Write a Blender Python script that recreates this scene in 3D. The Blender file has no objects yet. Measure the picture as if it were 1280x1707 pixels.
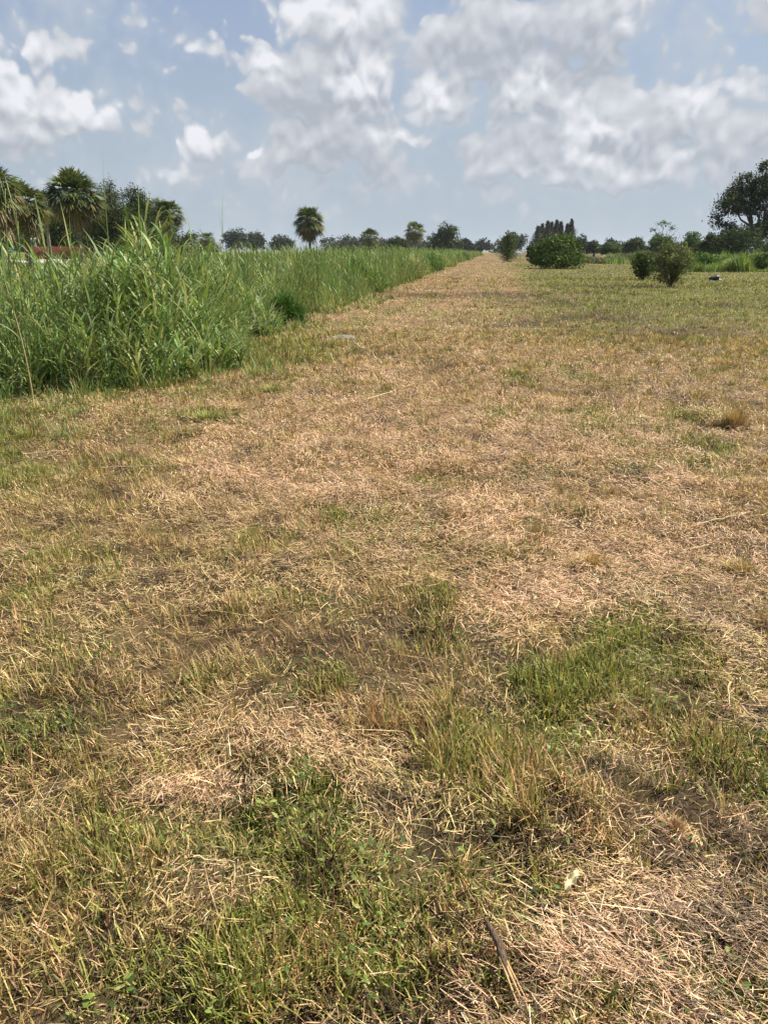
import bpy, math, random
import numpy as np
R = math.radians
rng = np.random.default_rng(7)
random.seed(7)
SC = bpy.context.scene
COL = SC.collection

# ------------------------------------------------------------------ camera
FPX, PW, PH = 1233.0, 1280.0, 1707.0
PITCH = math.atan((PH / 2 - 418.0) / FPX)
HCAM = 1.6
CP, SP = math.cos(PITCH), math.sin(PITCH)
cam_d = bpy.data.cameras.new('camera')
cam_d.sensor_fit = 'VERTICAL'
cam_d.sensor_height = 24.0
cam_d.lens = 24.0 * FPX / PH
cam_d.clip_start = 0.05
cam_d.clip_end = 12000
cam = bpy.data.objects.new('camera', cam_d)
COL.objects.link(cam)
cam.location = (0, 0, HCAM)
cam.rotation_euler = (R(90) - PITCH, 0, 0)
SC.camera = cam

# ------------------------------------------------------------------ light
SUN_AZ, SUN_EL = R(68), R(50)          # azimuth to the right of the view direction (+Y)
SKY_STRENGTH = 0.085
EXPOSURE = 1.0
sun_d = bpy.data.lights.new('sun', 'SUN')
sun_d.energy = 5.0
sun_d.angle = R(0.6)
sun_d.color = (1.0, 0.94, 0.83)
sun = bpy.data.objects.new('sun', sun_d)
COL.objects.link(sun)
sun.rotation_euler = (R(90) - SUN_EL, 0, R(180) - SUN_AZ)
SC.view_settings.view_transform = 'Standard'
SC.view_settings.look = 'None'
SC.view_settings.exposure = EXPOSURE
SC.view_settings.gamma = 1.0
SC.view_settings.use_curve_mapping = False
SC.cycles.max_bounces = 5
SC.cycles.diffuse_bounces = 3
SC.cycles.glossy_bounces = 2
SC.cycles.transmission_bounces = 3
SC.cycles.volume_bounces = 0
SC.cycles.use_denoising = True

# ------------------------------------------------------------------ world: sky with clouds
world = bpy.data.worlds.new('World')
SC.world = world
world.use_nodes = True
NT = world.node_tree
NT.nodes.clear()


class NB:
    def __init__(self, nt):
        self.nt = nt

    def new(self, t, **kw):
        n = self.nt.nodes.new(t)
        for k, v in kw.items():
            setattr(n, k, v)
        return n

    def put(self, sock, v):
        if isinstance(v, bpy.types.NodeSocket):
            self.nt.links.new(v, sock)
        elif v is not None:
            sock.default_value = v

    def m(self, op, a, b=None, c=None, clamp=False):
        n = self.new('ShaderNodeMath', operation=op, use_clamp=clamp)
        for i, v in enumerate((a, b, c)):
            if v is not None:
                self.put(n.inputs[i], v)
        return n.outputs[0]

    def v(self, op, a, b=None, scale=None):
        n = self.new('ShaderNodeVectorMath', operation=op)
        self.put(n.inputs[0], a)
        if b is not None:
            self.put(n.inputs[1], b)
        if scale is not None:
            self.put(n.inputs['Scale'], scale)
        return n.outputs['Value'] if op in ('LENGTH', 'DOT_PRODUCT') else n.outputs[0]

    def noise(self, vec, scale, detail=4, rough=0.55, dist=0.0, col=False):
        n = self.new('ShaderNodeTexNoise')
        self.put(n.inputs['Vector'], vec)
        n.inputs['Scale'].default_value = scale
        n.inputs['Detail'].default_value = detail
        n.inputs['Roughness'].default_value = rough
        n.inputs['Distortion'].default_value = dist
        return n.outputs['Color'] if col else n.outputs['Fac']

    def ramp(self, val, lo, hi, a=0.0, b=1.0, smooth=True):
        n = self.new('ShaderNodeMapRange', interpolation_type='SMOOTHSTEP' if smooth else 'LINEAR')
        self.put(n.inputs['Value'], val)
        n.inputs['From Min'].default_value = lo
        n.inputs['From Max'].default_value = hi
        n.inputs['To Min'].default_value = a
        n.inputs['To Max'].default_value = b
        return n.outputs['Result']

    def mix(self, f, a, b):
        n = self.new('ShaderNodeMix', data_type='RGBA')
        self.put(n.inputs[0], f)
        self.put(n.inputs[6], a)
        self.put(n.inputs[7], b)
        return n.outputs[2]


def px_dir(px, py):
    a, b = (px - PW / 2) / FPX, -(py - PH / 2) / FPX
    return (a, b * SP + CP, b * CP - SP)


def px_ae(px, py):
    x, y, z = px_dir(px, py)
    return math.atan2(x, y), math.atan2(z, math.hypot(x, y))


W = NB(NT)
tc = W.new('ShaderNodeTexCoord')
sep = W.new('ShaderNodeSeparateXYZ')
NT.links.new(tc.outputs['Generated'], sep.inputs[0])
az = W.m('ARCTAN2', sep.outputs[0], sep.outputs[1])
el = W.m('ARCSINE', sep.outputs[2])
cmb = W.new('ShaderNodeCombineXYZ')
NT.links.new(az, cmb.inputs[0])
NT.links.new(el, cmb.inputs[1])
P0 = cmb.outputs[0]                       # (azimuth, elevation) in radians: the clouds hang at fixed places of the sky


def warp(vec, scale, amt, detail):
    n = W.noise(vec, scale, detail, 0.6, col=True)
    d = W.v('SUBTRACT', n, (0.5, 0.5, 0.5))
    return W.v('ADD', vec, W.v('SCALE', d, scale=amt))


P1 = warp(P0, 9.0, 0.045, 2)
P2 = warp(P1, 45.0, 0.012, 3)


def blobs(vec, items):
    """largest of soft ellipses, items in photograph-free angles (converted from sightings)"""
    tot = None
    for (bx, by, rx, ry, w) in items:
        a0, e0 = px_ae(bx, by)
        d = W.v('SUBTRACT', vec, (a0, e0, 0))
        d = W.v('DIVIDE', d, (rx / FPX, ry / FPX, 1.0))
        l = W.v('DOT_PRODUCT', d, d)
        g = W.m('MULTIPLY_ADD', l, -w, w)
        tot = g if tot is None else W.m('SMOOTH_MAX', tot, g, 0.15)
    return W.m('MAXIMUM', tot, 0.0)


CUMULI = [(20, 165, 120, 80, 1.0), (110, 185, 95, 45, .9), (40, 90, 70, 45, .7), (115, 65, 35, 30, .5), (60, 225, 110, 30, .6),
          (330, 75, 42, 28, .55), (325, 240, 60, 60, .5), (150, 255, 60, 28, .35),
          (570, 35, 115, 80, 1.2), (595, 145, 70, 75, 1.2), (470, 150, 70, 75, 1.0), (520, 120, 80, 80, 1.0), (560, 235, 140, 60, 1.0), (450, 275, 70, 28, .5), (600, 260, 90, 40, .4),
          (770, 60, 110, 70, .85), (900, 60, 150, 75, .95), (1010, 10, 110, 45, .8), (740, 170, 70, 60, .8),
          (880, 160, 110, 80, 1.0), (990, 210, 120, 80, 1.0), (860, 250, 120, 60, .7), (1120, 200, 130, 75, .85), (1010, 270, 180, 50, .8),
          (1150, 265, 110, 45, .6), (1250, 200, 90, 75, .7), (1270, 10, 40, 40, .5),
          (1500, 190, 170, 70, .9), (1750, 120, 150, 80, .9), (-190, 200, 120, 60, .8), (-420, 120, 180, 80, .9), (650, 310, 90, 30, .5), (300, 285, 90, 30, .5), (230, 200, 60, 40, .3), (820, 320, 90, 20, .4), (660, 230, 70, 25, .7), (520, 310, 70, 20, .4), (1240, 300, 60, 30, .3)]
BRIGHT = [(40, 130, 90, 60, .8), (150, 175, 60, 40, .9), (595, 140, 60, 55, 1.0), (440, 110, 30, 28, 1.0), (560, 25, 110, 45, .8),
          (720, 155, 45, 45, .9), (885, 150, 55, 55, .8), (1000, 245, 65, 45, 1.0), (970, 200, 55, 45, .8), (1140, 265, 45, 30, .6), (1070, 10, 50, 35, .8),
          (425, 250, 18, 12, 1.0), (1000, 290, 180, 22, .5), (500, 30, 30, 35, .9), (640, 130, 20, 50, .7), (960, 190, 30, 40, .8), (1180, 170, 80, 30, .6), (340, 230, 30, 30, .7), (290, 260, 30, 50, .6), (1500, 170, 120, 50, .8), (650, 235, 70, 25, .5), (330, 70, 40, 22, .4), (60, 220, 80, 16, .6)]
GREY = [(960, 105, 150, 26, .9), (800, 90, 120, 40, .5), (520, 190, 90, 60, .5), (560, 280, 110, 25, .5), (40, 175, 90, 30, .35), (980, 310, 190, 18, .4), (1150, 40, 120, 60, .15)]


def vor(vec, scale):
    n = W.new('ShaderNodeTexVoronoi', feature='SMOOTH_F1', voronoi_dimensions='2D')
    W.put(n.inputs['Vector'], vec)
    n.inputs['Scale'].default_value = scale
    n.inputs['Smoothness'].default_value = .45
    return n.outputs['Distance']


def density(vec, v2, a):
    l = W.m('MULTIPLY_ADD', vor(v2, 12.0), -.6, .24)
    l = W.m('ADD', l, W.m('MULTIPLY_ADD', vor(v2, 27.0), -.75, .28))
    l = W.m('ADD', l, W.m('MULTIPLY_ADD', vor(v2, 62.0), -.50, .18))
    return W.m('ADD', W.m('MULTIPLY', a, 1.35), W.m('ADD', W.m('MULTIPLY', l, .95), W.m('MULTIPLY_ADD', W.noise(vec, 9.0, 6, .62), 1.1, -.86)))


b0 = blobs(P2, CUMULI)
b1 = blobs(W.v('ADD', P2, (-0.004, 0.028, 0.0)), CUMULI)
d0 = density(P1, P2, b0)
OFF = (0.003, 0.013, 0.0)
d1 = density(W.v('ADD', P1, OFF), W.v('ADD', P2, OFF), b0)
big = W.m('SUBTRACT', b0, b1)
br = blobs(P2, BRIGHT)
gy = blobs(P1, GREY)
wide = W.noise(P0, 6.5, 5, 0.6)
cover = W.ramp(W.m('ADD', d0, W.m('MULTIPLY', W.m('SUBTRACT', d0, d1), .35)), -0.08, 0.30)
veil = W.m('MULTIPLY', W.ramp(W.m('ADD', wide, W.m('MULTIPLY', d0, .25)), 0.34, 0.68), 0.7)
lit = W.m('MULTIPLY_ADD', W.m('SUBTRACT', d0, d1), 0.95, 0.36)
lit = W.m('ADD', lit, W.m('MULTIPLY', big, 0.55))
lit = W.m('MULTIPLY', lit, W.m('MULTIPLY_ADD', br, 0.95, .62))
lit = W.m('ADD', lit, W.m('MULTIPLY', br, 0.12))
lit = W.m('SUBTRACT', lit, W.m('MULTIPLY', gy, 0.22))
lit = W.m('MINIMUM', W.m('MAXIMUM', lit, 0.0), 1.0)
sky = W.new('ShaderNodeTexSky', sky_type='NISHITA')
sky.sun_disc = False
sky.sun_elevation = SUN_EL
sky.sun_rotation = SUN_AZ
sky.air_density = 1.0
sky.dust_density = 2.5
sky.ozone_density = 1.5
K = 1.0 / SKY_STRENGTH / 2 ** EXPOSURE


def rgbk(r, g, b):
    return (r * K, g * K, b * K, 1)


cl_dark, cl_light = rgbk(.44, .48, .54), rgbk(.88, .89, .93)
cloudc = W.mix(lit, cl_dark, cl_light)
veilc = rgbk(.53, .59, .66)
hz = W.ramp(el, 0.0, 0.36, 1.0, 0.0)
skyc = W.mix(0.7, sky.outputs[0], rgbk(.285, .36, .53))
skyc = W.mix(W.m('MULTIPLY', hz, 0.9), skyc, rgbk(.47, .55, .62))
c1 = W.mix(veil, skyc, veilc)
fade = W.ramp(el, 0.0, 0.11, 0.10, 1.0)
c2 = W.mix(W.m('MULTIPLY', cover, W.m('MULTIPLY', fade, 0.94)), c1, cloudc)
bg = W.new('ShaderNodeBackground')
bg.inputs['Strength'].default_value = SKY_STRENGTH
NT.links.new(c2, bg.inputs['Color'])
wo = W.new('ShaderNodeOutputWorld')
NT.links.new(bg.outputs[0], wo.inputs['Surface'])
world.cycles.sampling_method = 'MANUAL'
world.cycles.sample_map_resolution = 512


# ------------------------------------------------------------------ numeric noise and ground fields
def vnoise(x, y, seed=0):
    xi, yi = np.floor(x).astype(np.int64), np.floor(y).astype(np.int64)
    fx, fy = x - xi, y - yi
    fx, fy = fx * fx * (3 - 2 * fx), fy * fy * (3 - 2 * fy)

    def h(i, j):
        n = (i * 374761393 + j * 668265263 + seed * 1442695041) & 0xffffffff
        n = ((n ^ (n >> 13)) * 1274126177) & 0xffffffff
        return ((n ^ (n >> 16)) & 0xffff) / 65535.0
    return (h(xi, yi) * (1 - fx) + h(xi + 1, yi) * fx) * (1 - fy) + (h(xi, yi + 1) * (1 - fx) + h(xi + 1, yi + 1) * fx) * fy


def fbm(x, y, seed=0, oct=4, gain=.5):
    s, a, t = 0, 1.0, 0
    for k in range(oct):
        s = s + a * vnoise(x * 2 ** k + 17.3 * k, y * 2 ** k - 9.1 * k, seed + k)
        t += a
        a *= gain
    return s / t


def gz(x, y):
    x, y = np.asarray(x, float), np.asarray(y, float)
    r = np.hypot(x, y)
    f = 1 / (1 + (r / 45) ** 2)
    return f * (0.10 * (fbm(x * .35, y * .35, 3, 2) - .5) + 0.10 * (fbm(x * 1.6, y * 1.6, 5, 3) - .5) + .055 * (fbm(x * 6.5, y * 6.5, 6, 2) - .5))


def to_px(x, y):
    d = y * CP + HCAM * SP
    d = np.where(d < .05, .05, d)
    return PW / 2 + FPX * x / d, PH / 2 - FPX * (y * SP - HCAM * CP) / d


def ground(px, py):
    x, y, z = px_dir(px, py)
    k = HCAM / -z
    return x * k, y * k


def blobsum(items, px, py):
    s = np.zeros_like(px)
    for (a, b, rx, ry, w) in items:
        q = ((px - a) / rx) ** 2 + ((py - b) / ry) ** 2
        s = s + w * np.exp(-q * 1.1)
    return s


G_ITEMS = [(1080, 520, 330, 50, .85), (1220, 475, 260, 34, .8), (960, 460, 190, 18, .6), (560, 545, 80, 22, .35), (700, 520, 160, 12, .35),
           (490, 595, 75, 35, .75), (350, 693, 45, 18, .95), (240, 705, 100, 28, .35), (140, 690, 30, 12, .6), (940, 640, 90, 35, .25), (990, 700, 75, 45, .38),
           (1130, 700, 55, 18, .7), (1170, 750, 50, 24, 1.1), (810, 685, 40, 10, .6), (850, 800, 35, 15, .5), (1050, 770, 60, 40, .35),
           (620, 860, 100, 30, .4), (560, 900, 150, 30, .25), (1050, 1040, 75, 70, 1.0), (1020, 1115, 60, 35, .7), (1200, 1130, 140, 45, .85),
           (1230, 1240, 110, 60, .7), (850, 1190, 130, 80, .45), (820, 1320, 160, 140, .8), (500, 1370, 90, 80, .6), (640, 1470, 180, 120, .4),
           (280, 1400, 150, 60, .45), (110, 1500, 180, 140, .38), (50, 1120, 130, 110, .6), (260, 1640, 320, 80, .42), (60, 1280, 150, 90, .4),
           (900, 1480, 60, 110, .5), (1060, 1440, 60, 40, .4), (1240, 1650, 110, 60, .4), (20, 800, 60, 30, .55), (150, 780, 70, 20, .3),
           (620, 1010, 200, 50, .2), (740, 1060, 120, 40, .2), (1200, 1020, 60, 30, .3), (660, 455, 90, 14, .1), (30, 720, 60, 30, .7), (200, 660, 250, 14, .5)]
G_ITEMS = [(a, b, c, d, e * 1.55 if 540 < b < 900 else e) for (a, b, c, d, e) in G_ITEMS] + [(1120, 1560, 90, 50, .5), (1000, 1680, 120, 40, .45), (1180, 1420, 60, 40, .4), (730, 700, 40, 10, .6), (1030, 735, 40, 14, .6), (560, 640, 60, 10, .6), (900, 610, 70, 8, .6), (1230, 600, 90, 14, .7), (690, 800, 40, 12, .5), (960, 850, 60, 14, .5)]
S_ITEMS = [(820, 690, 420, 150, 1.35), (740, 520, 80, 40, .9), (790, 470, 70, 25, 1.0), (480, 760, 240, 90, .7), (1150, 900, 230, 130, .75), (1120, 1500, 250, 260, .55), (790, 445, 80, 22, .75), (640, 570, 140, 40, .6),
           (60, 690, 70, 25, 1.0), (300, 690, 200, 30, .6), (330, 1330, 160, 25, .6), (900, 1000, 160, 50, .7), (700, 880, 200, 60, .6), (450, 1230, 150, 60, .5),
           (900, 1630, 200, 90, .6), (560, 520, 90, 20, .5)]
D_ITEMS = [(510, 1190, 60, 60, .55), (790, 493, 130, 5, 3.2), (1040, 478, 120, 3, 1.6), (1000, 530, 90, 12, 1.1), (1090, 560, 110, 10, 1.3), (860, 540, 70, 8, 1.0), (1180, 510, 120, 6, .8), (930, 505, 90, 6, .9), (620, 590, 60, 8, .9), (730, 608, 40, 6, 1.2), (1010, 655, 60, 8, .8), (1040, 800, 60, 12, .8), (1190, 665, 80, 10, .9),  # dark soil and track lines, plus dark spots painted in as clod shadows
           (1200, 545, 90, 8, .35), (1150, 1310, 130, 60, .6), (1240, 1500, 90, 170, 1.1), (1080, 1560, 120, 60, .6), (1240, 930, 60, 60, .35), (1060, 860, 90, 40, .3), (700, 605, 50, 6, .4),
           (860, 1500, 40, 60, .5), (430, 1060, 200, 60, .2), (1150, 640, 120, 20, .3)]


def fields(x, y):
    """greenness, straw cover and dark soil (with painted clod shadows) of the mown field at ground points"""
    px, py = to_px(x, y)
    lg = np.log(np.maximum(np.hypot(x, y), .5))
    jx = 70 * (fbm(x * 1.1 / np.maximum(.4, lg), y * 1.1 / np.maximum(.4, lg), 31, 3) - .5)
    n1 = fbm(x * 1.7, y * 1.7, 11, 4)
    n2 = fbm(x * .45, y * .3, 12, 4)
    n3 = fbm(x * 5, y * 5, 13, 3)
    n4 = fbm(x * .9, y * .35, 14, 4)
    far = np.clip((np.hypot(x, y) - 14) / 20, 0, 1)
    g = .06 + blobsum(G_ITEMS, px + jx, py + jx * .3)
    # on the far field patches that nobody sighted one by one: wide stretched ones
    n5 = fbm(x * 3.2, y * 3.2, 17, 3)
    g = g * (0.12 + 1.0 * np.clip((n1 - .33) * 3.2, 0, 1) + .75 * np.clip((n5 - .45) * 4, 0, 1)) + .6 * np.clip(n2 - .55, 0, 1) * 2 + 1.6 * np.clip(n3 - .58, 0, 1) + 2.6 * np.clip(n5 - .61, 0, 1)
    g = g + far * (n4 - .5) * 1.2
    ex = edge_x(y)
    g = g + .20 * np.sin((x - ex) * 2.9 + 1.5 * fbm(x * .2, y * .1, 20, 2)) * np.clip((y - 14) / 14, 0, 1)
    bord = x - ex
    trk = np.clip((y - 16) / 12, 0, 1)
    inn = 1 / (1 + np.exp(np.clip((bord - 6.0 - 1.2 * fbm(x * .3, y * .15, 21, 2)) * 1.4, -30, 30)))
    g = g + trk * (.34 * (1 - inn) - .30 * inn)
    g = g + .75 * np.exp(-np.maximum(bord, 0) / (.35 + .025 * y)) * np.clip((fbm(x * 1.1, y * .8, 18, 3) - .40) * 5, 0, 1) * (y > 6)
    s = .25 + blobsum(S_ITEMS, px + jx, py + jx * .3)
    s = s * (.3 + 1.35 * n1) - far * (n4 - .5) * .6
    s = s + trk * .55 * inn
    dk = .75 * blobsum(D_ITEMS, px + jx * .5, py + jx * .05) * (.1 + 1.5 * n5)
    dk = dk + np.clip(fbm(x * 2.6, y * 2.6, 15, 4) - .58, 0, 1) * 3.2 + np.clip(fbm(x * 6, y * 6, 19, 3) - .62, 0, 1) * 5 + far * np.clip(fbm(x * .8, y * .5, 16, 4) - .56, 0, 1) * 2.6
    return np.clip(g, 0, 1), np.clip(s, 0, 1), np.clip(dk, 0, 1)


def edge_x(y):
    """right-hand border of the tall grass strip, as metres of x at distance y"""
    y = np.asarray(y, float)
    e = -4.75 + .138 * y
    e = e + 1.1 * np.exp(-((y - 10.5) / 2.2) ** 2) - .7 * np.exp(-((y - 19) / 3.0) ** 2) + .5 * np.exp(-((y - 15.2) / 1.4) ** 2)
    e = e - .9 * np.exp(-((y - 7.8) / .9) ** 2)
    return e + 2.2 * (fbm(y * .16, y * 0 + 4.4, 43, 3) - .5) * np.clip((y - 20) / 40, 0, 1.6) + .9 * (fbm(y * .5, y * 0 + 2.2, 41, 3) - .5) + .55 * (fbm(y * 2.3, y * 0 + 7.2, 42, 3) - .5)


# ------------------------------------------------------------------ mesh helpers
def mesh_from(name, verts, faces, cols=None, smooth=True, nsides=4):
    """verts (n,3), faces (m,k) of one polygon size"""
    me = bpy.data.meshes.new(name)
    n, m = len(verts), len(faces)
    k = faces.shape[1]
    me.vertices.add(n)
    me.vertices.foreach_set('co', np.ascontiguousarray(verts, dtype=np.float32).ravel())
    me.loops.add(m * k)
    me.loops.foreach_set('vertex_index', np.ascontiguousarray(faces, dtype=np.int32).ravel())
    me.polygons.add(m)
    me.polygons.foreach_set('loop_start', np.arange(0, m * k, k, dtype=np.int32))
    if smooth:
        me.polygons.foreach_set('use_smooth', np.ones(m, dtype=bool))
    me.update(calc_edges=True)
    if cols is not None:
        a = me.color_attributes.new('tint', 'FLOAT_COLOR', 'POINT')
        c4 = np.ones((n, 4), dtype=np.float32)
        c4[:, :3] = cols
        a.data.foreach_set('color', c4.ravel())
    return me


def link(name, me, mat, parent=None, loc=None):
    o = bpy.data.objects.new(name, me)
    COL.objects.link(o)
    if mat is not None:
        me.materials.append(mat)
    if parent is not None:
        o.parent = parent
    if loc is not None:
        o.location = loc
    return o


def tag(o, label=None, cat=None, group=None, kind=None):
    if label: o['label'] = label
    if cat: o['category'] = cat
    if group: o['group'] = group
    if kind: o['kind'] = kind
    return o


def empty(name, loc, label, cat, group=None):
    o = bpy.data.objects.new(name, None)
    o.empty_display_size = .2
    COL.objects.link(o)
    o.location = loc
    return tag(o, label, cat, group)


def blade_arrays(base, azim, L, Wd, lean, curve, segs, tip=.12, fold=0.0, basew=.8, spin=None):
    """curved ribbons rising from base; returns verts, faces, verts per blade"""
    n = len(L)
    dx, dy = np.cos(azim), np.sin(azim)
    t = np.linspace(0, 1, segs + 1)
    pts = np.zeros((n, segs + 1, 3))
    cur = np.array(base, float).copy()
    pts[:, 0] = cur
    for i in range(segs):
        th = lean + curve * (t[i] + t[i + 1]) / 2
        st = (L / segs)
        cur = cur + np.stack([dx * np.sin(th) * st, dy * np.sin(th) * st, np.cos(th) * st], 1)
        pts[:, i + 1] = cur
    sp = azim + math.pi / 2 if spin is None else spin
    side = np.stack([np.cos(sp), np.sin(sp), np.zeros(n)], 1)
    prof = np.where(t < .35, basew + (1 - basew) * t / .35, 1 - (1 - tip) * ((t - .35) / .65) ** 1.3)
    w = (Wd[:, None] * prof[None, :] * .5)[:, :, None]
    v = np.empty((n, segs + 1, 2, 3))
    v[:, :, 0] = pts - side[:, None] * w
    v[:, :, 1] = pts + side[:, None] * w
    vpb = (segs + 1) * 2
    idx = []
    for i in range(segs):
        a = i * 2
        idx.append([a, a + 1, a + 3, a + 2])
    f = (np.arange(n)[:, None, None] * vpb + np.array(idx)[None]).reshape(-1, 4)
    return v.reshape(-1, 3), f, vpb


class Blades:
    def __init__(self):
        self.v, self.f, self.c, self.n = [], [], [], 0

    def add(self, base, azim, L, Wd, lean, curve, col, segs=3, **kw):
        if len(L) == 0: return
        v, f, k = blade_arrays(base, azim, L, Wd, lean, curve, segs, **kw)
        self.v.append(v.astype(np.float32)); self.f.append((f + self.n).astype(np.int32))
        self.c.append(np.repeat(col, k, axis=0).astype(np.float32))
        self.n += len(v)

    def raw(self, v, f, col):
        self.v.append(np.asarray(v, np.float32)); self.f.append((np.asarray(f) + self.n).astype(np.int32))
        self.c.append(np.asarray(col, np.float32) if np.ndim(col) == 2 else np.tile(np.asarray(col, np.float32), (len(v), 1)))
        self.n += len(v)

    def build(self, name, mat, parent=None, loc=None):
        V = np.concatenate(self.v)
        if loc is not None: V = V - np.array(loc, np.float32)
        me = mesh_from(name, V, np.concatenate(self.f), np.concatenate(self.c))
        return link(name, me, mat, parent, loc)


def tube(pts, rad, sides=7):
    """quad tube along points, open ends"""
    pts = np.array(pts, float)
    rad = np.broadcast_to(np.array(rad, float), (len(pts),))
    d = np.gradient(pts, axis=0)
    d /= np.linalg.norm(d, axis=1)[:, None] + 1e-9
    ref = np.where(np.abs(d[:, 2:3]) > .9, np.array([[1., 0, 0]]), np.array([[0, 0, 1.]]))
    a = np.cross(d, ref); a /= np.linalg.norm(a, axis=1)[:, None] + 1e-9
    b = np.cross(d, a)
    ang = np.linspace(0, 2 * math.pi, sides, endpoint=False)
    v = pts[:, None] + rad[:, None, None] * (a[:, None] * np.cos(ang)[None, :, None] + b[:, None] * np.sin(ang)[None, :, None])
    f = []
    for i in range(len(pts) - 1):
        for j in range(sides):
            k = (j + 1) % sides
            f.append([i * sides + j, i * sides + k, (i + 1) * sides + k, (i + 1) * sides + j])
    for e in (0, len(pts) - 1):                      # close both ends with quads
        o = e * sides
        for j in range(1, sides - 2, 2):
            f.append([o, o + j, o + j + 1, o + min(j + 2, sides - 1)])
        if sides % 2: f.append([o, o + sides - 2, o + sides - 1, o + sides - 1]) if False else None
    f = [q for q in f if q]
    return v.reshape(-1, 3), np.array(f)


# ------------------------------------------------------------------ materials
def leaf_mat(name, trans=.35, rough=.55, spec=.3, var=.25, vscale=30.0, tint=(1, 1, 1)):
    m = bpy.data.materials.new(name)
    m.use_nodes = True
    nt = m.node_tree
    nt.nodes.clear()
    b = NB(nt)
    at = b.new('ShaderNodeAttribute', attribute_name='tint')
    tcn = b.new('ShaderNodeTexCoord')
    nz = b.noise(tcn.outputs['Object'], vscale, 2, .6)
    k = b.ramp(nz, .3, .7, 1 - var, 1 + var, False)
    colr = b.v('MULTIPLY', b.v('SCALE', at.outputs['Color'], scale=k), tuple(tint))
    p = b.new('ShaderNodeBsdfPrincipled')
    nt.links.new(colr, p.inputs['Base Color'])
    p.inputs['Roughness'].default_value = rough
    p.inputs['Specular IOR Level'].default_value = spec
    tr = b.new('ShaderNodeBsdfTranslucent')
    nt.links.new(b.v('MULTIPLY', colr, (1.2, 1.2, .75)), tr.inputs['Color'])
    mx = b.new('ShaderNodeMixShader')
    mx.inputs[0].default_value = trans
    nt.links.new(p.outputs[0], mx.inputs[1])
    nt.links.new(tr.outputs[0], mx.inputs[2])
    out = b.new('ShaderNodeOutputMaterial')
    nt.links.new(mx.outputs[0], out.inputs[0])
    return m


def solid_mat(name, c1, c2, scale=8, rough=.85, spec=.2, bump=.3, stretch=(1, 1, 1), metal=0.0):
    m = bpy.data.materials.new(name)
    m.use_nodes = True
    nt = m.node_tree
    b = NB(nt)
    p = nt.nodes['Principled BSDF']
    tcn = b.new('ShaderNodeTexCoord')
    vec = b.v('MULTIPLY', tcn.outputs['Object'], tuple(stretch))
    nz = b.noise(vec, scale, 5, .65)
    nt.links.new(b.mix(b.ramp(nz, .32, .68), (*c1, 1), (*c2, 1)), p.inputs['Base Color'])
    p.inputs['Roughness'].default_value = rough
    p.inputs['Metallic'].default_value = metal
    p.inputs['Specular IOR Level'].default_value = spec
    bp = b.new('ShaderNodeBump')
    bp.inputs['Strength'].default_value = bump
    bp.inputs['Distance'].default_value = .02
    nt.links.new(nz, bp.inputs['Height'])
    nt.links.new(bp.outputs[0], p.inputs['Normal'])
    return m


M_grass = leaf_mat('grass_blade', .26, .55, .2, .2, 60, (.95, .92, .88))
M_straw = leaf_mat('dry_straw', .06, .6, .25, .3, 80)
M_crown = leaf_mat('tree_leaf', .18, .65, .10, .3, 1.5, (.78, .78, .74))
M_palm = leaf_mat('palm_frond', .2, .5, .25, .2, 4, (.9, .9, .9))
M_deadfrond = leaf_mat('dead_frond', .1, .8, .1, .35, 5)
M_bark = solid_mat('bark', (.045, .038, .03), (.13, .11, .09), 6, .95, .1, .6, (1, 1, .3))
M_palmbark = solid_mat('palm_bark', (.07, .06, .05), (.20, .175, .145), 5, .95, .1, .8, (1, 1, 3))


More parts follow.
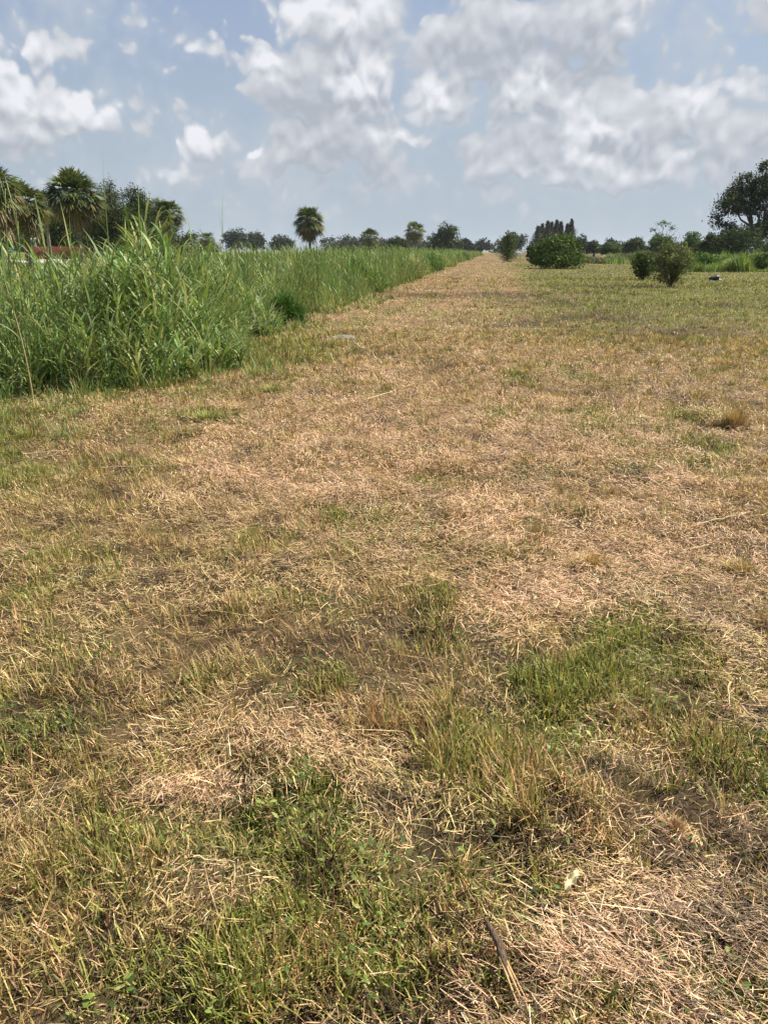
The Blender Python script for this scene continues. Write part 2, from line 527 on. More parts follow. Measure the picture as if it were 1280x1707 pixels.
# ------------------------------------------------------------------ the ground, one sheet to the horizon
def build_ground():
    rings = [0.0]
    r = .25
    while r < 9000:
        rings.append(r)
        r *= 1.017 if r < 200 else 1.12
    rings = [q for q in rings if q < 3000]
    front = np.linspace(-R(42), R(42), 300)
    back = np.linspace(R(42), 2 * math.pi - R(42), 90)[1:-1]
    ang = np.concatenate([front, back])
    rr = np.array(rings[1:])
    A, RR = np.meshgrid(ang, rr)
    x, y = RR * np.sin(A), RR * np.cos(A)
    z = gz(x, y)
    v = np.stack([x, y, z], -1).reshape(-1, 3)
    nr, na = len(rr), len(ang)
    i, j = np.meshgrid(np.arange(nr - 1), np.arange(na), indexing='ij')
    jn = (j + 1) % na
    f = np.stack([i * na + j, (i + 1) * na + j, (i + 1) * na + jn, i * na + jn], -1).reshape(-1, 4)
    c = len(v)
    v = np.concatenate([v, [[0, 0, float(gz(0., 0.))]]])
    g, s, d = fields(v[:, 0], v[:, 1])
    # inner cap
    cap = np.array([[c, k, (k + 1) % na, c] for k in range(na)])
    me = bpy.data.meshes.new('ground')
    nq = len(f)
    me.vertices.add(len(v))
    me.vertices.foreach_set('co', v.astype(np.float32).ravel())
    tri = cap[:, :3]
    li = np.concatenate([f.ravel(), tri.ravel()]).astype(np.int32)
    me.loops.add(len(li))
    me.loops.foreach_set('vertex_index', li)
    me.polygons.add(nq + len(tri))
    ls = np.concatenate([np.arange(nq) * 4, nq * 4 + np.arange(len(tri)) * 3]).astype(np.int32)
    me.polygons.foreach_set('loop_start', ls)
    me.polygons.foreach_set('use_smooth', np.ones(nq + len(tri), dtype=bool))
    me.update(calc_edges=True)
    # strip and pasture left of the mown field
    e = edge_x(v[:, 1])
    pasture = np.clip((e - v[:, 0]) / .8, 0, 1) * (v[:, 1] > 2.5)
    a = me.color_attributes.new('cover', 'FLOAT_COLOR', 'POINT')
    c4 = np.stack([g, s, d, pasture], 1).astype(np.float32)
    a.data.foreach_set('color', c4.ravel())
    m = bpy.data.materials.new('field_soil')
    m.use_nodes = True
    nt = m.node_tree
    b = NB(nt)
    p = nt.nodes['Principled BSDF']
    at = b.new('ShaderNodeAttribute', attribute_name='cover')
    sp = b.new('ShaderNodeSeparateColor')
    nt.links.new(at.outputs['Color'], sp.inputs[0])
    tcn = b.new('ShaderNodeTexCoord')
    O = tcn.outputs['Object']
    n_f = b.noise(O, 40, 6, .7)
    n_m = b.noise(O, 6, 6, .65)
    n_w = b.noise(b.v('MULTIPLY', O, (1, .5, 1)), .35, 6, .6)
    soil = b.mix(b.ramp(n_f, .35, .65), (.022, .014, .009, 1), (.085, .055, .034, 1))
    straw = b.mix(b.ramp(n_f, .3, .7), (.07, .042, .022, 1), (.36, .225, .12, 1))
    straw = b.mix(b.ramp(n_m, .35, .7), straw, (.28, .20, .085, 1))
    green = b.mix(b.ramp(n_f, .3, .7), (.05, .06, .02, 1), (.19, .20, .065, 1))
    sfac = b.m('ADD', sp.outputs[1], b.m('MULTIPLY_ADD', n_m, 1.4, -.72), clamp=True)
    gfac = b.m('ADD', sp.outputs[0], b.m('MULTIPLY_ADD', n_m, -1.2, .55), clamp=True)
    dfac = b.m('ADD', sp.outputs[2], b.m('MULTIPLY_ADD', n_m, 1.0, -.5), clamp=True)
    c = b.mix(b.m('MULTIPLY_ADD', sfac, .6, .15), soil, straw)
    c = b.mix(b.m('MULTIPLY', gfac, .8), c, green)
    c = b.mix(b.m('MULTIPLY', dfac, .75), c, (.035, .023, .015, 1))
    past = b.mix(b.ramp(n_w, .35, .65), (.13, .17, .045, 1), (.23, .25, .085, 1))
    c = b.mix(b.m('MULTIPLY', at.outputs['Alpha'], .9), c, past)
    nt.links.new(c, p.inputs['Base Color'])
    p.inputs['Roughness'].default_value = .95
    p.inputs['Specular IOR Level'].default_value = .1
    bp = b.new('ShaderNodeBump')
    bp.inputs['Strength'].default_value = .9
    bp.inputs['Distance'].default_value = .03
    nt.links.new(n_f, bp.inputs['Height'])
    nt.links.new(bp.outputs[0], p.inputs['Normal'])
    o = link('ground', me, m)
    o['kind'] = 'structure'


build_ground()


# ------------------------------------------------------------------ palettes (linear base colours)
def pick(pal, n, jit=.18):
    pal = np.array(pal)
    c = pal[rng.integers(0, len(pal), n)]
    return np.clip(c * (1 + jit * rng.standard_normal((n, 1))) * (1 + .06 * rng.standard_normal((n, 3))), .005, .9)


P_GREEN = [(.17, .215, .042), (.22, .25, .055), (.28, .295, .07), (.34, .33, .095), (.12, .17, .035), (.40, .36, .12)]
P_DRY = [(.48, .34, .155), (.60, .45, .22), (.38, .26, .115), (.26, .17, .08), (.55, .41, .185), (.40, .32, .12)]
P_PINK = [(.68, .45, .26), (.57, .345, .195), (.74, .54, .34), (.46, .265, .15), (.63, .40, .23), (.30, .18, .10)]
P_OLIVE = [(.32, .29, .10), (.40, .34, .13), (.26, .24, .08), (.44, .36, .16)]
P_TALL = [(.14, .215, .06), (.19, .275, .09), (.10, .165, .045), (.24, .32, .13), (.165, .25, .095), (.20, .27, .075), (.28, .33, .15)]


def scatter(n_target, D, rmin, rmax, half, power=2.15, r0=2.4, D0=None):
    """points whose density falls smoothly with distance; D0 density per square metre close by"""
    rs = np.exp(np.linspace(math.log(.2), math.log(rmax), 600))
    hf = np.minimum(half * (1 + 2.4 / (1 + (rs / 4.5) ** 2.2)), 2.6)
    dens = D0 / (1 + (rs / r0) ** power) * hf * 2 * rs
    dens = dens * np.clip(rs / 1.1, .15, 1)
    cdf = np.concatenate([[0], np.cumsum((dens[1:] + dens[:-1]) / 2 * np.diff(rs))])
    n = int(cdf[-1])
    r = np.interp(rng.random(n) * cdf[-1], cdf, rs)
    a = (rng.random(n) * 2 - 1) * np.interp(r, rs, hf)
    # far to the side, outside any view, thin the points
    keep = (np.abs(a) < R(55)) | (rng.random(n) < .45)
    r, a = r[keep], a[keep]
    return r * np.sin(a), r * np.cos(a), r


def pxw(r):
    return np.maximum(r, .8) / 739.0          # metres per pixel of the 767 px wide picture


# ---- stubble and short grass of the mown field
def build_mown():
    B = Blades()
    x, y, r = scatter(0, None, .7, 170, R(40), 2.15, 2.8, 20000)
    keep = x > edge_x(y) - .3
    keep |= y < 2.5
    x, y, r = x[keep], y[keep], r[keep]
    g, s, d = fields(x, y)
    cl = fbm(x * 4.5, y * 4.5, 51, 3)                        # clumping
    p = np.clip(.25 + 1.3 * g + 1.6 * (cl - .45) - .45 * d - .5 * s * (1 - g), .10, 1)
    keep = rng.random(len(x)) < p
    x, y, r, g, s, d, cl = [q[keep] for q in (x, y, r, g, s, d, cl)]
    n = len(x)
    u = rng.random(n)
    isg = u < g * (.85 + .25 * np.clip((r - 14) / 15, 0, 1)) - .02
    iso = (~isg) & (rng.random(n) < .26 + .5 * g - .2 * s)
    dry = pick(P_DRY, n, .26); pk = pick(P_PINK, n, .26); gr = pick(P_GREEN, n, .26); ol = pick(P_OLIVE, n, .26)
    col = np.where((rng.random(n) < s * 1.35)[:, None], pk, dry)
    col = np.where(isg[:, None], gr, col)
    col = np.where(iso[:, None], ol, col)
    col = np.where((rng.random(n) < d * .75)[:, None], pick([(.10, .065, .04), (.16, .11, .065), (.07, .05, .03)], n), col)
    col = np.where((rng.random(n) < .12)[:, None], col * np.array([[.30, .26, .24]]), col)
    px, py = to_px(x, y)
    tallp = blobsum([(820, 1310, 150, 110, .75), (500, 1370, 80, 80, .65), (900, 1230, 50, 60, .5), (640, 1250, 60, 50, .4), (330, 1660, 250, 50, .35), (60, 1130, 90, 70, .3),
                     (470, 590, 80, 35, .9), (350, 693, 40, 16, .9)], px, py)
    n5k = fbm(x * 6, y * 6, 52, 2)
    L = (.02 + .032 * rng.random(n) + .018 * g + np.where(n5k > .5, .10, .04) * tallp * (.5 + rng.random(n) * .7) * np.clip(cl * 2 - .2, .3, 1.2)) * (.55 + 1.0 * np.clip((cl - .3) * 2.6, 0, 1)) * (1 + .3 * np.clip((r - 12) / 30, 0, 1))
    Wd = np.maximum(.0024 + .0036 * rng.random(n) ** 1.5, .55 * pxw(r)) * np.where(isg, 1.15, .9)
    base = np.stack([x, y, gz(x, y) - .004], 1)
    azm = rng.random(n) * 2 * math.pi
    lean = np.abs(rng.normal(0, .38, n)) + .05
    lean = np.where(rng.random(n) < .2, lean + .7, lean)
    curve = rng.normal(.35, .5, n)
    near = r < 5
    for msk, sg in ((near, 4), (~near & (r < 18), 2), (r >= 18, 1)):
        B.add(base[msk], azm[msk], L[msk], Wd[msk], lean[msk], curve[msk], col[msk], sg, tip=.15)
    print('mown blades', n)
    # tufts: blades that spread from one root
    for (nt, rmn, rmx, hh) in ((2200, 1.3, 6, .9), (4600, 4, 16, 1.35), (5200, 12, 50, 1.7)):
        rr_ = np.sqrt(rng.random(nt) * (rmx ** 2 - rmn ** 2) + rmn ** 2)
        aa = (rng.random(nt) * 2 - 1) * (R(75) if rmx < 10 else R(42))
        tx, ty = rr_ * np.sin(aa), rr_ * np.cos(aa)
        ok = tx > edge_x(ty) - .1
        ok |= ty < 2.5
        tx, ty, rr_ = tx[ok], ty[ok], rr_[ok]
        tg, ts, td = fields(tx, ty)
        k = 26 if rmx < 20 else 12
        m = len(tx)
        rad = .02 + .05 * rng.random(m)
        ox = rng.normal(0, 1, (m, k)) * rad[:, None]
        oy = rng.normal(0, 1, (m, k)) * rad[:, None]
        bx, by = (tx[:, None] + ox).ravel(), (ty[:, None] + oy).ravel()
        azt = np.arctan2(oy, ox).ravel() + rng.normal(0, .5, m * k)
        hL = np.repeat(.05 + .06 * rng.random(m) * hh, k) * (.6 + .6 * rng.random(m * k))
        le = np.hypot(ox, oy).ravel() / np.repeat(rad, k) * .3 + .08 * rng.random(m * k)
        tgk = np.repeat(tg, k)
        cc = np.where((rng.random(m * k) < tgk * 1.2)[:, None], pick(P_GREEN, m * k), pick(P_DRY, m * k))
        tone = np.repeat(.55 + .6 * rng.random(m), k)[:, None]
        rk = np.repeat(rr_, k)
        B.add(np.stack([bx, by, gz(bx, by) - .004], 1), azt, hL, np.maximum(.0028, .5 * pxw(rk)), le, rng.normal(.4, .3, m * k), cc * tone, 2)
    o = B.build('mown_grass', M_grass)
    tag(o, 'short mown stubble of tan and green blades covering the cut field', 'grass', kind='stuff')


# ---- straw left lying by the mower
def build_litter():
    B = Blades()
    x, y, r = scatter(0, None, .7, 120, R(40), 2.12, 3.2, 33000)
    keep = (x > edge_x(y) + .1) | (y < 2.8)
    q0, q1 = ground(822, 1600), ground(866, 1690)
    keep &= np.hypot(x - (q0[0] + q1[0]) / 2, (y - (q0[1] + q1[1]) / 2) * .6) > .05
    x, y, r = x[keep], y[keep], r[keep]
    g, s, d = fields(x, y)
    swath = fbm(x * 2.1, y * 2.1, 61, 3)
    keep = rng.random(len(x)) < np.clip(.12 + 1.0 * s + 1.3 * (swath - .5) - .55 * g - .15 * d, .10, 1)
    x, y, r, g, s, d = [q[keep] for q in (x, y, r, g, s, d)]
    n = len(x)
    L = .015 + .070 * rng.random(n) ** 2.4
    L = np.where(rng.random(n) < .006, L + .13, L)
    Wd = np.maximum(.0010 + .0020 * rng.random(n) ** 2, .5 * pxw(r))
    Wd = np.where(L > .25, Wd * 1.5, Wd)
    z = gz(x, y) + .004 + .05 * rng.random(n) ** 1.6 * (.4 + swath[keep]) * (.5 + s)
    flow = fbm(x * .8, y * .8, 62, 2) * 7
    azm = np.where(rng.random(n) < .45, flow + rng.normal(0, .5, n), rng.random(n) * 2 * math.pi)
    lean = R(90) + rng.normal(0, .13, n) - .06
    curve = rng.normal(0, .5, n)
    col = np.where((rng.random(n) < s)[:, None], pick(P_PINK, n, .22), pick(P_DRY, n, .22))
    col = np.where((rng.random(n) < .27)[:, None], col * .32, col * 1.06) * (.7 + .55 * fbm(x * 1.9, y * 1.9, 63, 3))[:, None]
    col = np.where((rng.random(n) < d * .6)[:, None], pick([(.14, .09, .055), (.2, .14, .085), (.09, .065, .04)], n), col)
    near = r < 6
    base = np.stack([x, y, z], 1)
    for msk, sg in ((near, 3), (~near, 1)):
        sp = azm[msk] + math.pi / 2
        B.add(base[msk], azm[msk], L[msk], Wd[msk], lean[msk], curve[msk], col[msk], sg, tip=.5)
    print('litter', n)
    o = B.build('straw_litter', M_straw)
    tag(o, 'loose pale straw clippings strewn over the mown field', 'straw', kind='stuff')


# ---- small broad-leaved weeds low among the grass
def build_weeds():
    B = Blades()
    x, y, r = scatter(0, None, .8, 26, R(40), 2.3, 3.0, 150)
    g, s, d = fields(x, y)
    keep = (rng.random(len(x)) < np.clip(g * 1.3 - .25, 0, 1)) & ((x > edge_x(y)) | (y < 2.5)) & (fbm(x * 2.2, y * 2.2, 71, 2) > .42)
    x, y, r = x[keep], y[keep], r[keep]
    k = 7
    m = len(x)
    ox, oy = rng.normal(0, .03, (m, k)), rng.normal(0, .03, (m, k))
    bx, by = (x[:, None] + ox).ravel(), (y[:, None] + oy).ravel()
    z = gz(bx, by) + .015 + .04 * rng.random(m * k)
    n = m * k
    rk = np.repeat(r, k)
    L = .009 + .019 * rng.random(n) ** 1.5
    col = pick([(.08, .14, .03), (.12, .18, .04), (.06, .11, .025), (.18, .23, .06), (.26, .27, .10)], n, .25)
    B.add(np.stack([bx, by, z], 1), np.arctan2(oy, ox).ravel(), L, np.maximum(L * .55, .7 * pxw(rk)), rng.normal(1.15, .3, n), rng.normal(.5, .3, n), col, 4, tip=.1, basew=.35)
    o = B.build('low_weeds', M_grass)
    tag(o, 'low broad-leaved green weeds spread in patches among the stubble', 'weeds', kind='stuff')


build_mown()
build_litter()
build_weeds()


# ------------------------------------------------------------------ tall grass strip on the left
def stems(B, x, y, H, stemw, nleaf, leafL, leafW, col, seed_heads=0, leansd=.09, segs=5, up=.35):
    """upright culms with arching leaves"""
    n = len(x)
    base = np.stack([x, y, gz(x, y) - .01], 1)
    azs = rng.random(n) * 2 * math.pi
    ln = np.abs(rng.normal(0, leansd, n))
    cv = np.abs(rng.normal(0, .12, n))
    B.add(base, azs, H, stemw, ln, cv, col * .95, 4, tip=.5, spin=np.arctan2(y, x) - math.pi / 2)
    for q in range(nleaf):
        t = (q + .6 + .5 * rng.random(n)) / (nleaf + .4)
        t = np.clip(t, .04, .98)
        th = ln + cv * t / 2
        hh = H * t
        att = base + np.stack([np.cos(azs) * np.sin(th) * hh, np.sin(azs) * np.sin(th) * hh, np.cos(th) * hh], 1)
        az2 = azs + q * 2.6 + rng.normal(0, .7, n)
        ll = leafL * (.55 + .6 * rng.random(n)) * (1 - .35 * np.abs(t - .5))
        cc = col * (1 + .22 * rng.standard_normal((n, 1)))
        cc = np.where((rng.random(n) < .05)[:, None], np.array([[.42, .38, .16]]), cc)
        B.add(att, az2, ll, leafW * (.7 + .6 * rng.random(n)), up * .8 + .25 * rng.random(n), .55 + 1.1 * rng.random(n) ** 1.4, np.clip(cc, .01, .9), segs, tip=.05, basew=.6)


def hmap(x, y):
    """height of the tall strip: high lush clumps close to the border, lower to the left"""
    dd = edge_x(y) - x
    n = fbm(x * .7, y * .7, 81, 3)
    h = 1.0 + 1.25 * (n - .45)
    px, py = to_px(x, y)
    # lush clump of broad-leaved grass seen at x 180..450 px
    lush = np.exp(-(((x + 3.25) / 1.3) ** 2 + ((y - 12.6) / 4.0) ** 2))
    h = h * (1 - .34 * np.clip((dd - 1.2) / 2.5, 0, 1) * (y < 19))
    h = h + .68 * lush * (.35 + 1.25 * n)
    h = h + .55 * (fbm(x * .25, y * .16, 83, 3) - .5) * np.clip((y - 16) / 10, 0, 1)
    h = h * np.clip(.22 + (dd + .7 * (fbm(x * 1.7, y * 1.7, 84, 2) - .5)) / 1.25, .16, 1)
    h = h + .42 * np.clip((y - 15) / 12, 0, 1) * np.clip(1 - dd / 14, 0, 1)
    return np.clip(h, .2, 2.3), lush


def build_tall():
    B = Blades()

    def region(n, y0, y1, wid, px_bias=1.0):
        y = y0 + (y1 - y0) * rng.random(n)
        dd = wid * rng.random(n) ** px_bias - .25 * rng.random(n) ** 2
        return edge_x(y) - dd, y, dd

    # near lush culms
    x, y, dd = region(8500, 4.5, 20, 8.0, 1.15)
    ok = np.abs(np.arctan2(x, y)) < R(62)
    x, y = x[ok], y[ok]
    H, lush = hmap(x, y)
    n = len(x)
    H = H * (.72 + .42 * rng.random(n))
    keep = rng.random(n) < .3 + .7 * lush
    x, y, H, lush = x[keep], y[keep], H[keep], lush[keep]
    n = len(x)
    col = pick(P_TALL, n, .14)
    stems(B, x, y, H, np.full(n, .008), 8, .42 + .36 * lush, .017 + .018 * lush, col, segs=6)
    # culms that stand out over the rest
    for (m0, ya, yb, hlo, hhi, lw) in ((160, 8, 20, 1.3, 1.9, .014), (700, 18, 60, 1.6, 1.95, .02), (500, 55, 160, 1.6, 2.1, .04)):
        x, y, dd = region(m0, ya, yb, 9, 1.0)
        Hc = hlo + (hhi - hlo) * rng.random(m0)
        stems(B, x, y, Hc, np.full(m0, .009 if ya < 15 else .018), 5, np.full(m0, .34), np.full(m0, lw), pick(P_TALL, m0) * 1.1, segs=5, leansd=.13, up=.25)
    # fine grass of the strip, near
    def fine(n, y0, y1, wid, Lk, wk, bias=1.0, segs=3, colk=1.0, mul=1.0):
        x, y, dd = region(n, y0, y1, wid, bias)
        ok = np.abs(np.arctan2(x, y)) < R(62)
        x, y = x[ok], y[ok]
        H, lush = hmap(x, y)
        m = len(x)
        r = np.hypot(x, y)
        L = H * Lk * (.5 + .6 * rng.random(m)) * mul
        tone = fbm(x * .9, y * .9, 91, 3)[:, None]
        c = pick(P_TALL, m, .18) * colk * (.75 + .5 * tone)
        ye = (fbm(x * .4, y * .3, 92, 3) - .45)[:, None]
        c = c * (.7 + .6 * fbm(x * .5, y * .25, 93, 3))[:, None] * (1 + np.clip(ye, -.3, .5) * np.array([[.9, .4, .1]]))
        c = np.where((rng.random(m) < .09)[:, None], pick([(.40, .32, .15), (.30, .23, .11), (.48, .40, .22)], m), c)
        B.add(np.stack([x, y, gz(x, y) - .01], 1), rng.random(m) * 6.283, L, np.maximum(wk, .6 * pxw(r)), np.abs(rng.normal(0, .16, m)), np.abs(rng.normal(.5, .5, m)), c, segs, tip=.08)
    fine(74000, 3.5, 20, 8.5, .72, .006, 1.1, 5)
    fine(32000, 3.5, 20, 2.2, .4, .005, 1.3, 4)
    fine(60000, 19, 45, 12, .95, .006, 1.2, 4)
    fine(52000, 43, 110, 16, 1.0, .01, 1.3, 3)
    fine(32000, 105, 320, 20, 1.05, .02, 1.4, 2)
    # culms with leaves further along
    x, y, dd = region(4500, 19, 50, 11, 1.2)
    H, lush = hmap(x, y)
    n = len(x)
    H = H * (.85 + .35 * rng.random(n))
    stems(B, x, y, H, np.full(n, .012), 5, np.full(n, .36), np.full(n, .016), pick(P_TALL, n) * 1.05, segs=3)
    x, y, dd = region(3500, 48, 150, 12, 1.3)
    H, lush = hmap(x, y)
    n = len(x)
    H = H * (.85 + .4 * rng.random(n))
    stems(B, x, y, H, np.full(n, .03), 4, np.full(n, .4), np.full(n, .035), pick(P_TALL, n) * 1.1, segs=2)
    nt = 260
    ty = 6.5 + 22 * rng.random(nt) ** 1.3
    tx = edge_x(ty) + .1 + 1.1 * rng.random(nt) ** 1.8
    k = 46
    hh = (.14 + .38 * rng.random(nt) ** 2) * np.exp(-(tx - edge_x(ty)) * .8)
    ox, oy = rng.normal(0, .05, (nt, k)), rng.normal(0, .05, (nt, k))
    bx, by = (tx[:, None] + ox).ravel(), (ty[:, None] + oy).ravel()
    cc = np.where((rng.random(nt * k) < .75)[:, None], pick(P_TALL, nt * k, .2), pick(P_DRY, nt * k, .2))
    B.add(np.stack([bx, by, gz(bx, by) - .01], 1), np.arctan2(oy, ox).ravel() + rng.normal(0, .5, nt * k), np.repeat(hh, k) * (.5 + .7 * rng.random(nt * k)), np.maximum(.005, .6 * pxw(np.hypot(bx, by))), np.abs(rng.normal(.2, .25, nt * k)), rng.normal(.7, .5, nt * k), cc, 3)
    for q in range(110):
        yy = math.exp(random.uniform(math.log(17), math.log(170)))
        xx = float(edge_x(yy)) - random.random() ** 1.4 * 8 - .1
        R0 = random.uniform(.35, 1.0); H0 = random.uniform(.9, 1.75)
        m = int(500 * min(1, 45 / yy) + 120)
        ph = rng.random(m) * 6.283; rr = R0 * np.sqrt(rng.random(m)); zz = H0 * rng.random(m) * (1 - .6 * (rr / R0) ** 2)
        k1 = random.choice([(.09, .16, .04), (.16, .24, .07), (.22, .28, .11), (.12, .17, .06), (.28, .30, .14)])
        cc = np.array(k1) * (1 + .25 * rng.standard_normal((m, 1)))
        B.add(np.stack([xx + rr * np.cos(ph), yy + rr * np.sin(ph), zz], 1), ph, .12 + .25 * rng.random(m), np.full(m, max(.018, .8 * yy / 739)), rng.normal(.5, .3, m), rng.normal(.8, .4, m), np.clip(cc, .01, .6), 2)
    o = B.build('tall_grass', M_grass)
    tag(o, 'dense uncut green grass as high as a person along the left of the mown field', 'tall grass', kind='stuff')
    # leafy weeds at the foot of the strip
    C = Blades()
    n = 32000
    y = 4 + 16.4 * rng.random(n)
    x = edge_x(y) - 1.3 * rng.random(n) ** 1.5 + .12
    n1 = fbm(x * 1.6, y * 1.6, 95, 3)
    ok = n1 > .47
    x, y = x[ok], y[ok]
    n = len(x)
    z = gz(x, y) + .5 * rng.random(n) ** 1.5 * np.clip((edge_x(y) + .15 - x) / .6, .1, 1)
    L = .03 + .045 * rng.random(n)
    C.add(np.stack([x, y, z], 1), rng.random(n) * 6.283, L, L * .6, rng.normal(1.1, .35, n), rng.normal(.5, .3, n), pick([(.07, .15, .03), (.10, .20, .04), (.14, .24, .05)], n), 3, tip=.1, basew=.35)
    o = C.build('leafy_undergrowth', M_grass)
    tag(o, 'dark green broad-leaved undergrowth at the foot of the tall grass', 'undergrowth', kind='stuff')
    # the pasture beyond: shorter grass
    D = Blades()
    for (n, y0, y1, wdt, L0, wk, sg) in ((70000, 4, 40, 34, .42, .012, 3), (60000, 38, 130, 90, .38, .04, 1), (24000, 120, 420, 260, .45, .14, 1)):
        y = np.exp(np.log(y0) + (math.log(y1) - math.log(y0)) * rng.random(n) ** .8)
        half = y * math.tan(R(38)) + 7
        x = -half + (edge_x(y) - 4 + half) * rng.random(n)
        ok = x < edge_x(y) - 5
        x, y = x[ok], y[ok]
        m = len(x)
        r = np.hypot(x, y)
        c = pick([(.17, .23, .06), (.22, .27, .08), (.13, .19, .045), (.28, .29, .10)], m) * (.8 + .4 * fbm(x * .1, y * .06, 97, 3))[:, None]
        D.add(np.stack([x, y, gz(x, y)], 1), rng.random(m) * 6.283, L0 * (.5 + .7 * rng.random(m)), np.maximum(wk, .5 * pxw(r)), np.abs(rng.normal(0, .2, m)), np.abs(rng.normal(.4, .4, m)), c, sg)
    o = D.build('pasture_grass', M_grass)
    tag(o, 'knee-high light green pasture grass behind the tall strip', 'grass', kind='stuff')
    # uncut grass bank on the right side, in front of the hedge
    E = Blades()
    for (n, pa, pb, ya, yb, L0, tall) in ((24000, 1120, 1420, 444, 454, 1.6, 1), (9000, 960, 1125, 434, 439, 1.5, 0), (5000, 1195, 1420, 438, 450, 1.5, 1), (5000, 1010, 1200, 431, 440, 1.3, 1)):
        pxs = pa + (pb - pa) * rng.random(n)
        wob = 3.0 * (fbm(pxs * .03, pxs * 0, 99, 3) - .5)
        pys = ya + (yb - ya) * rng.random(n) + wob
        yy = HCAM / -( (-(pys - PH / 2) / FPX) * CP - SP) * ((-(pys - PH / 2) / FPX) * SP + CP)
        xx = (pxs - PW / 2) / FPX * (yy * CP + HCAM * SP)
        r = np.hypot(xx, yy)
        hh = L0 * (.12 + 1.9 * np.clip(fbm(pxs * .03, pys * .25, 100, 4) - .25, 0, 1))
        c = pick([(.13, .21, .05), (.18, .27, .07), (.10, .16, .04), (.23, .29, .09)], n, .3) * (.7 + .7 * fbm(pxs * .06, pys * .3, 103, 3))[:, None] if tall else pick([(.10, .12, .05), (.16, .16, .075), (.07, .10, .035)], n)
        E.add(np.stack([xx, yy, gz(xx, yy)], 1), rng.random(n) * 6.283, hh * (.6 + .5 * rng.random(n)), np.maximum(.02, .7 * pxw(r)), np.abs(rng.normal(0, .2, n)), np.abs(rng.normal(.6, .4, n)), c, 2)
    o = E.build('bank_grass', M_grass)
    tag(o, 'bright uncut grass bank between the mown field and the hedge on the right', 'grass', kind='stuff')


build_tall()


# ------------------------------------------------------------------ trees
def dist_scale(D):
    """pixels of the photograph per metre, across and up, for things standing D metres away"""
    return FPX / (D * CP), FPX / (D * CP * CP)


def at(px, D):
    return (px - PW / 2) / FPX * (D * CP), D


def clumped(lobes, nclump, per, clr, leaf, col, flat=.8, shell=.45, updir=.3, jit=.3):
    """leaf quads in clumps over ellipsoid lobes (cx,cy,cz,rx,ry,rz,weight)"""
    lobes = np.array(lobes, float)
    w = lobes[:, 6] * lobes[:, 3] * lobes[:, 5]
    li = rng.choice(len(lobes), nclump, p=w / w.sum())
    d = rng.standard_normal((nclump, 3)); d /= np.linalg.norm(d, axis=1)[:, None]
    rad = (shell + (1 - shell) * rng.random(nclump) ** .6)[:, None]
    c = lobes[li, :3] + d * rad * lobes[li, 3:6]
    m = nclump * per
    cl = np.repeat(c, per, 0) + rng.standard_normal((m, 3)) * clr * np.array([1, 1, flat]) * np.repeat(.6 + .8 * rng.random(nclump), per)[:, None]
    nrm = rng.standard_normal((m, 3)) + np.repeat(d, per, 0) * .7 + np.array([0, 0, updir])
    nrm /= np.linalg.norm(nrm, axis=1)[:, None]
    t1 = np.cross(nrm, rng.standard_normal((m, 3))); t1 /= np.linalg.norm(t1, axis=1)[:, None] + 1e-9
    t2 = np.cross(nrm, t1)
    s = (leaf * (.6 + .8 * rng.random(m)))[:, None]
    a, b_ = t1 * s, t2 * s * .55
    v = np.stack([cl - a, cl + b_, cl + a, cl - b_], 1).reshape(-1, 3)
    f = np.arange(m * 4).reshape(-1, 4)
    base = np.array(col)[rng.integers(0, len(col), nclump)] * (1 + jit * (rng.random((nclump, 1)) - .5) * 2)
    cc = np.repeat(base, per, 0) * (1 + .18 * rng.standard_normal((m, 1)))
    return v, f, np.repeat(np.clip(cc, .006, .8), 4, 0)


def limb_path(a, b, k=5, wob=.06):
    a, b = np.array(a, float), np.array(b, float)
    t = np.linspace(0, 1, k)[:, None]
    L = np.linalg.norm(b - a)
    p = a + (b - a) * t
    p[:, 2] += np.sin(t[:, 0] * math.pi) * -.08 * L
    p[1:-1] += rng.normal(0, wob * L, (k - 2, 3))
    return p


OAKC = [(.045, .068, .02), (.06, .085, .024), (.08, .105, .03), (.035, .052, .017), (.10, .125, .035)]
FARC = [(.04, .058, .025), (.05, .065, .028), (.032, .048, .022)]
BUSHC = [(.085, .15, .03), (.115, .19, .04), (.06, .11, .025), (.15, .23, .05)]
CASC = [(.085, .10, .065), (.07, .082, .055), (.10, .115, .075)]  # lighter grey foliage: distance haze put into the leaf colour


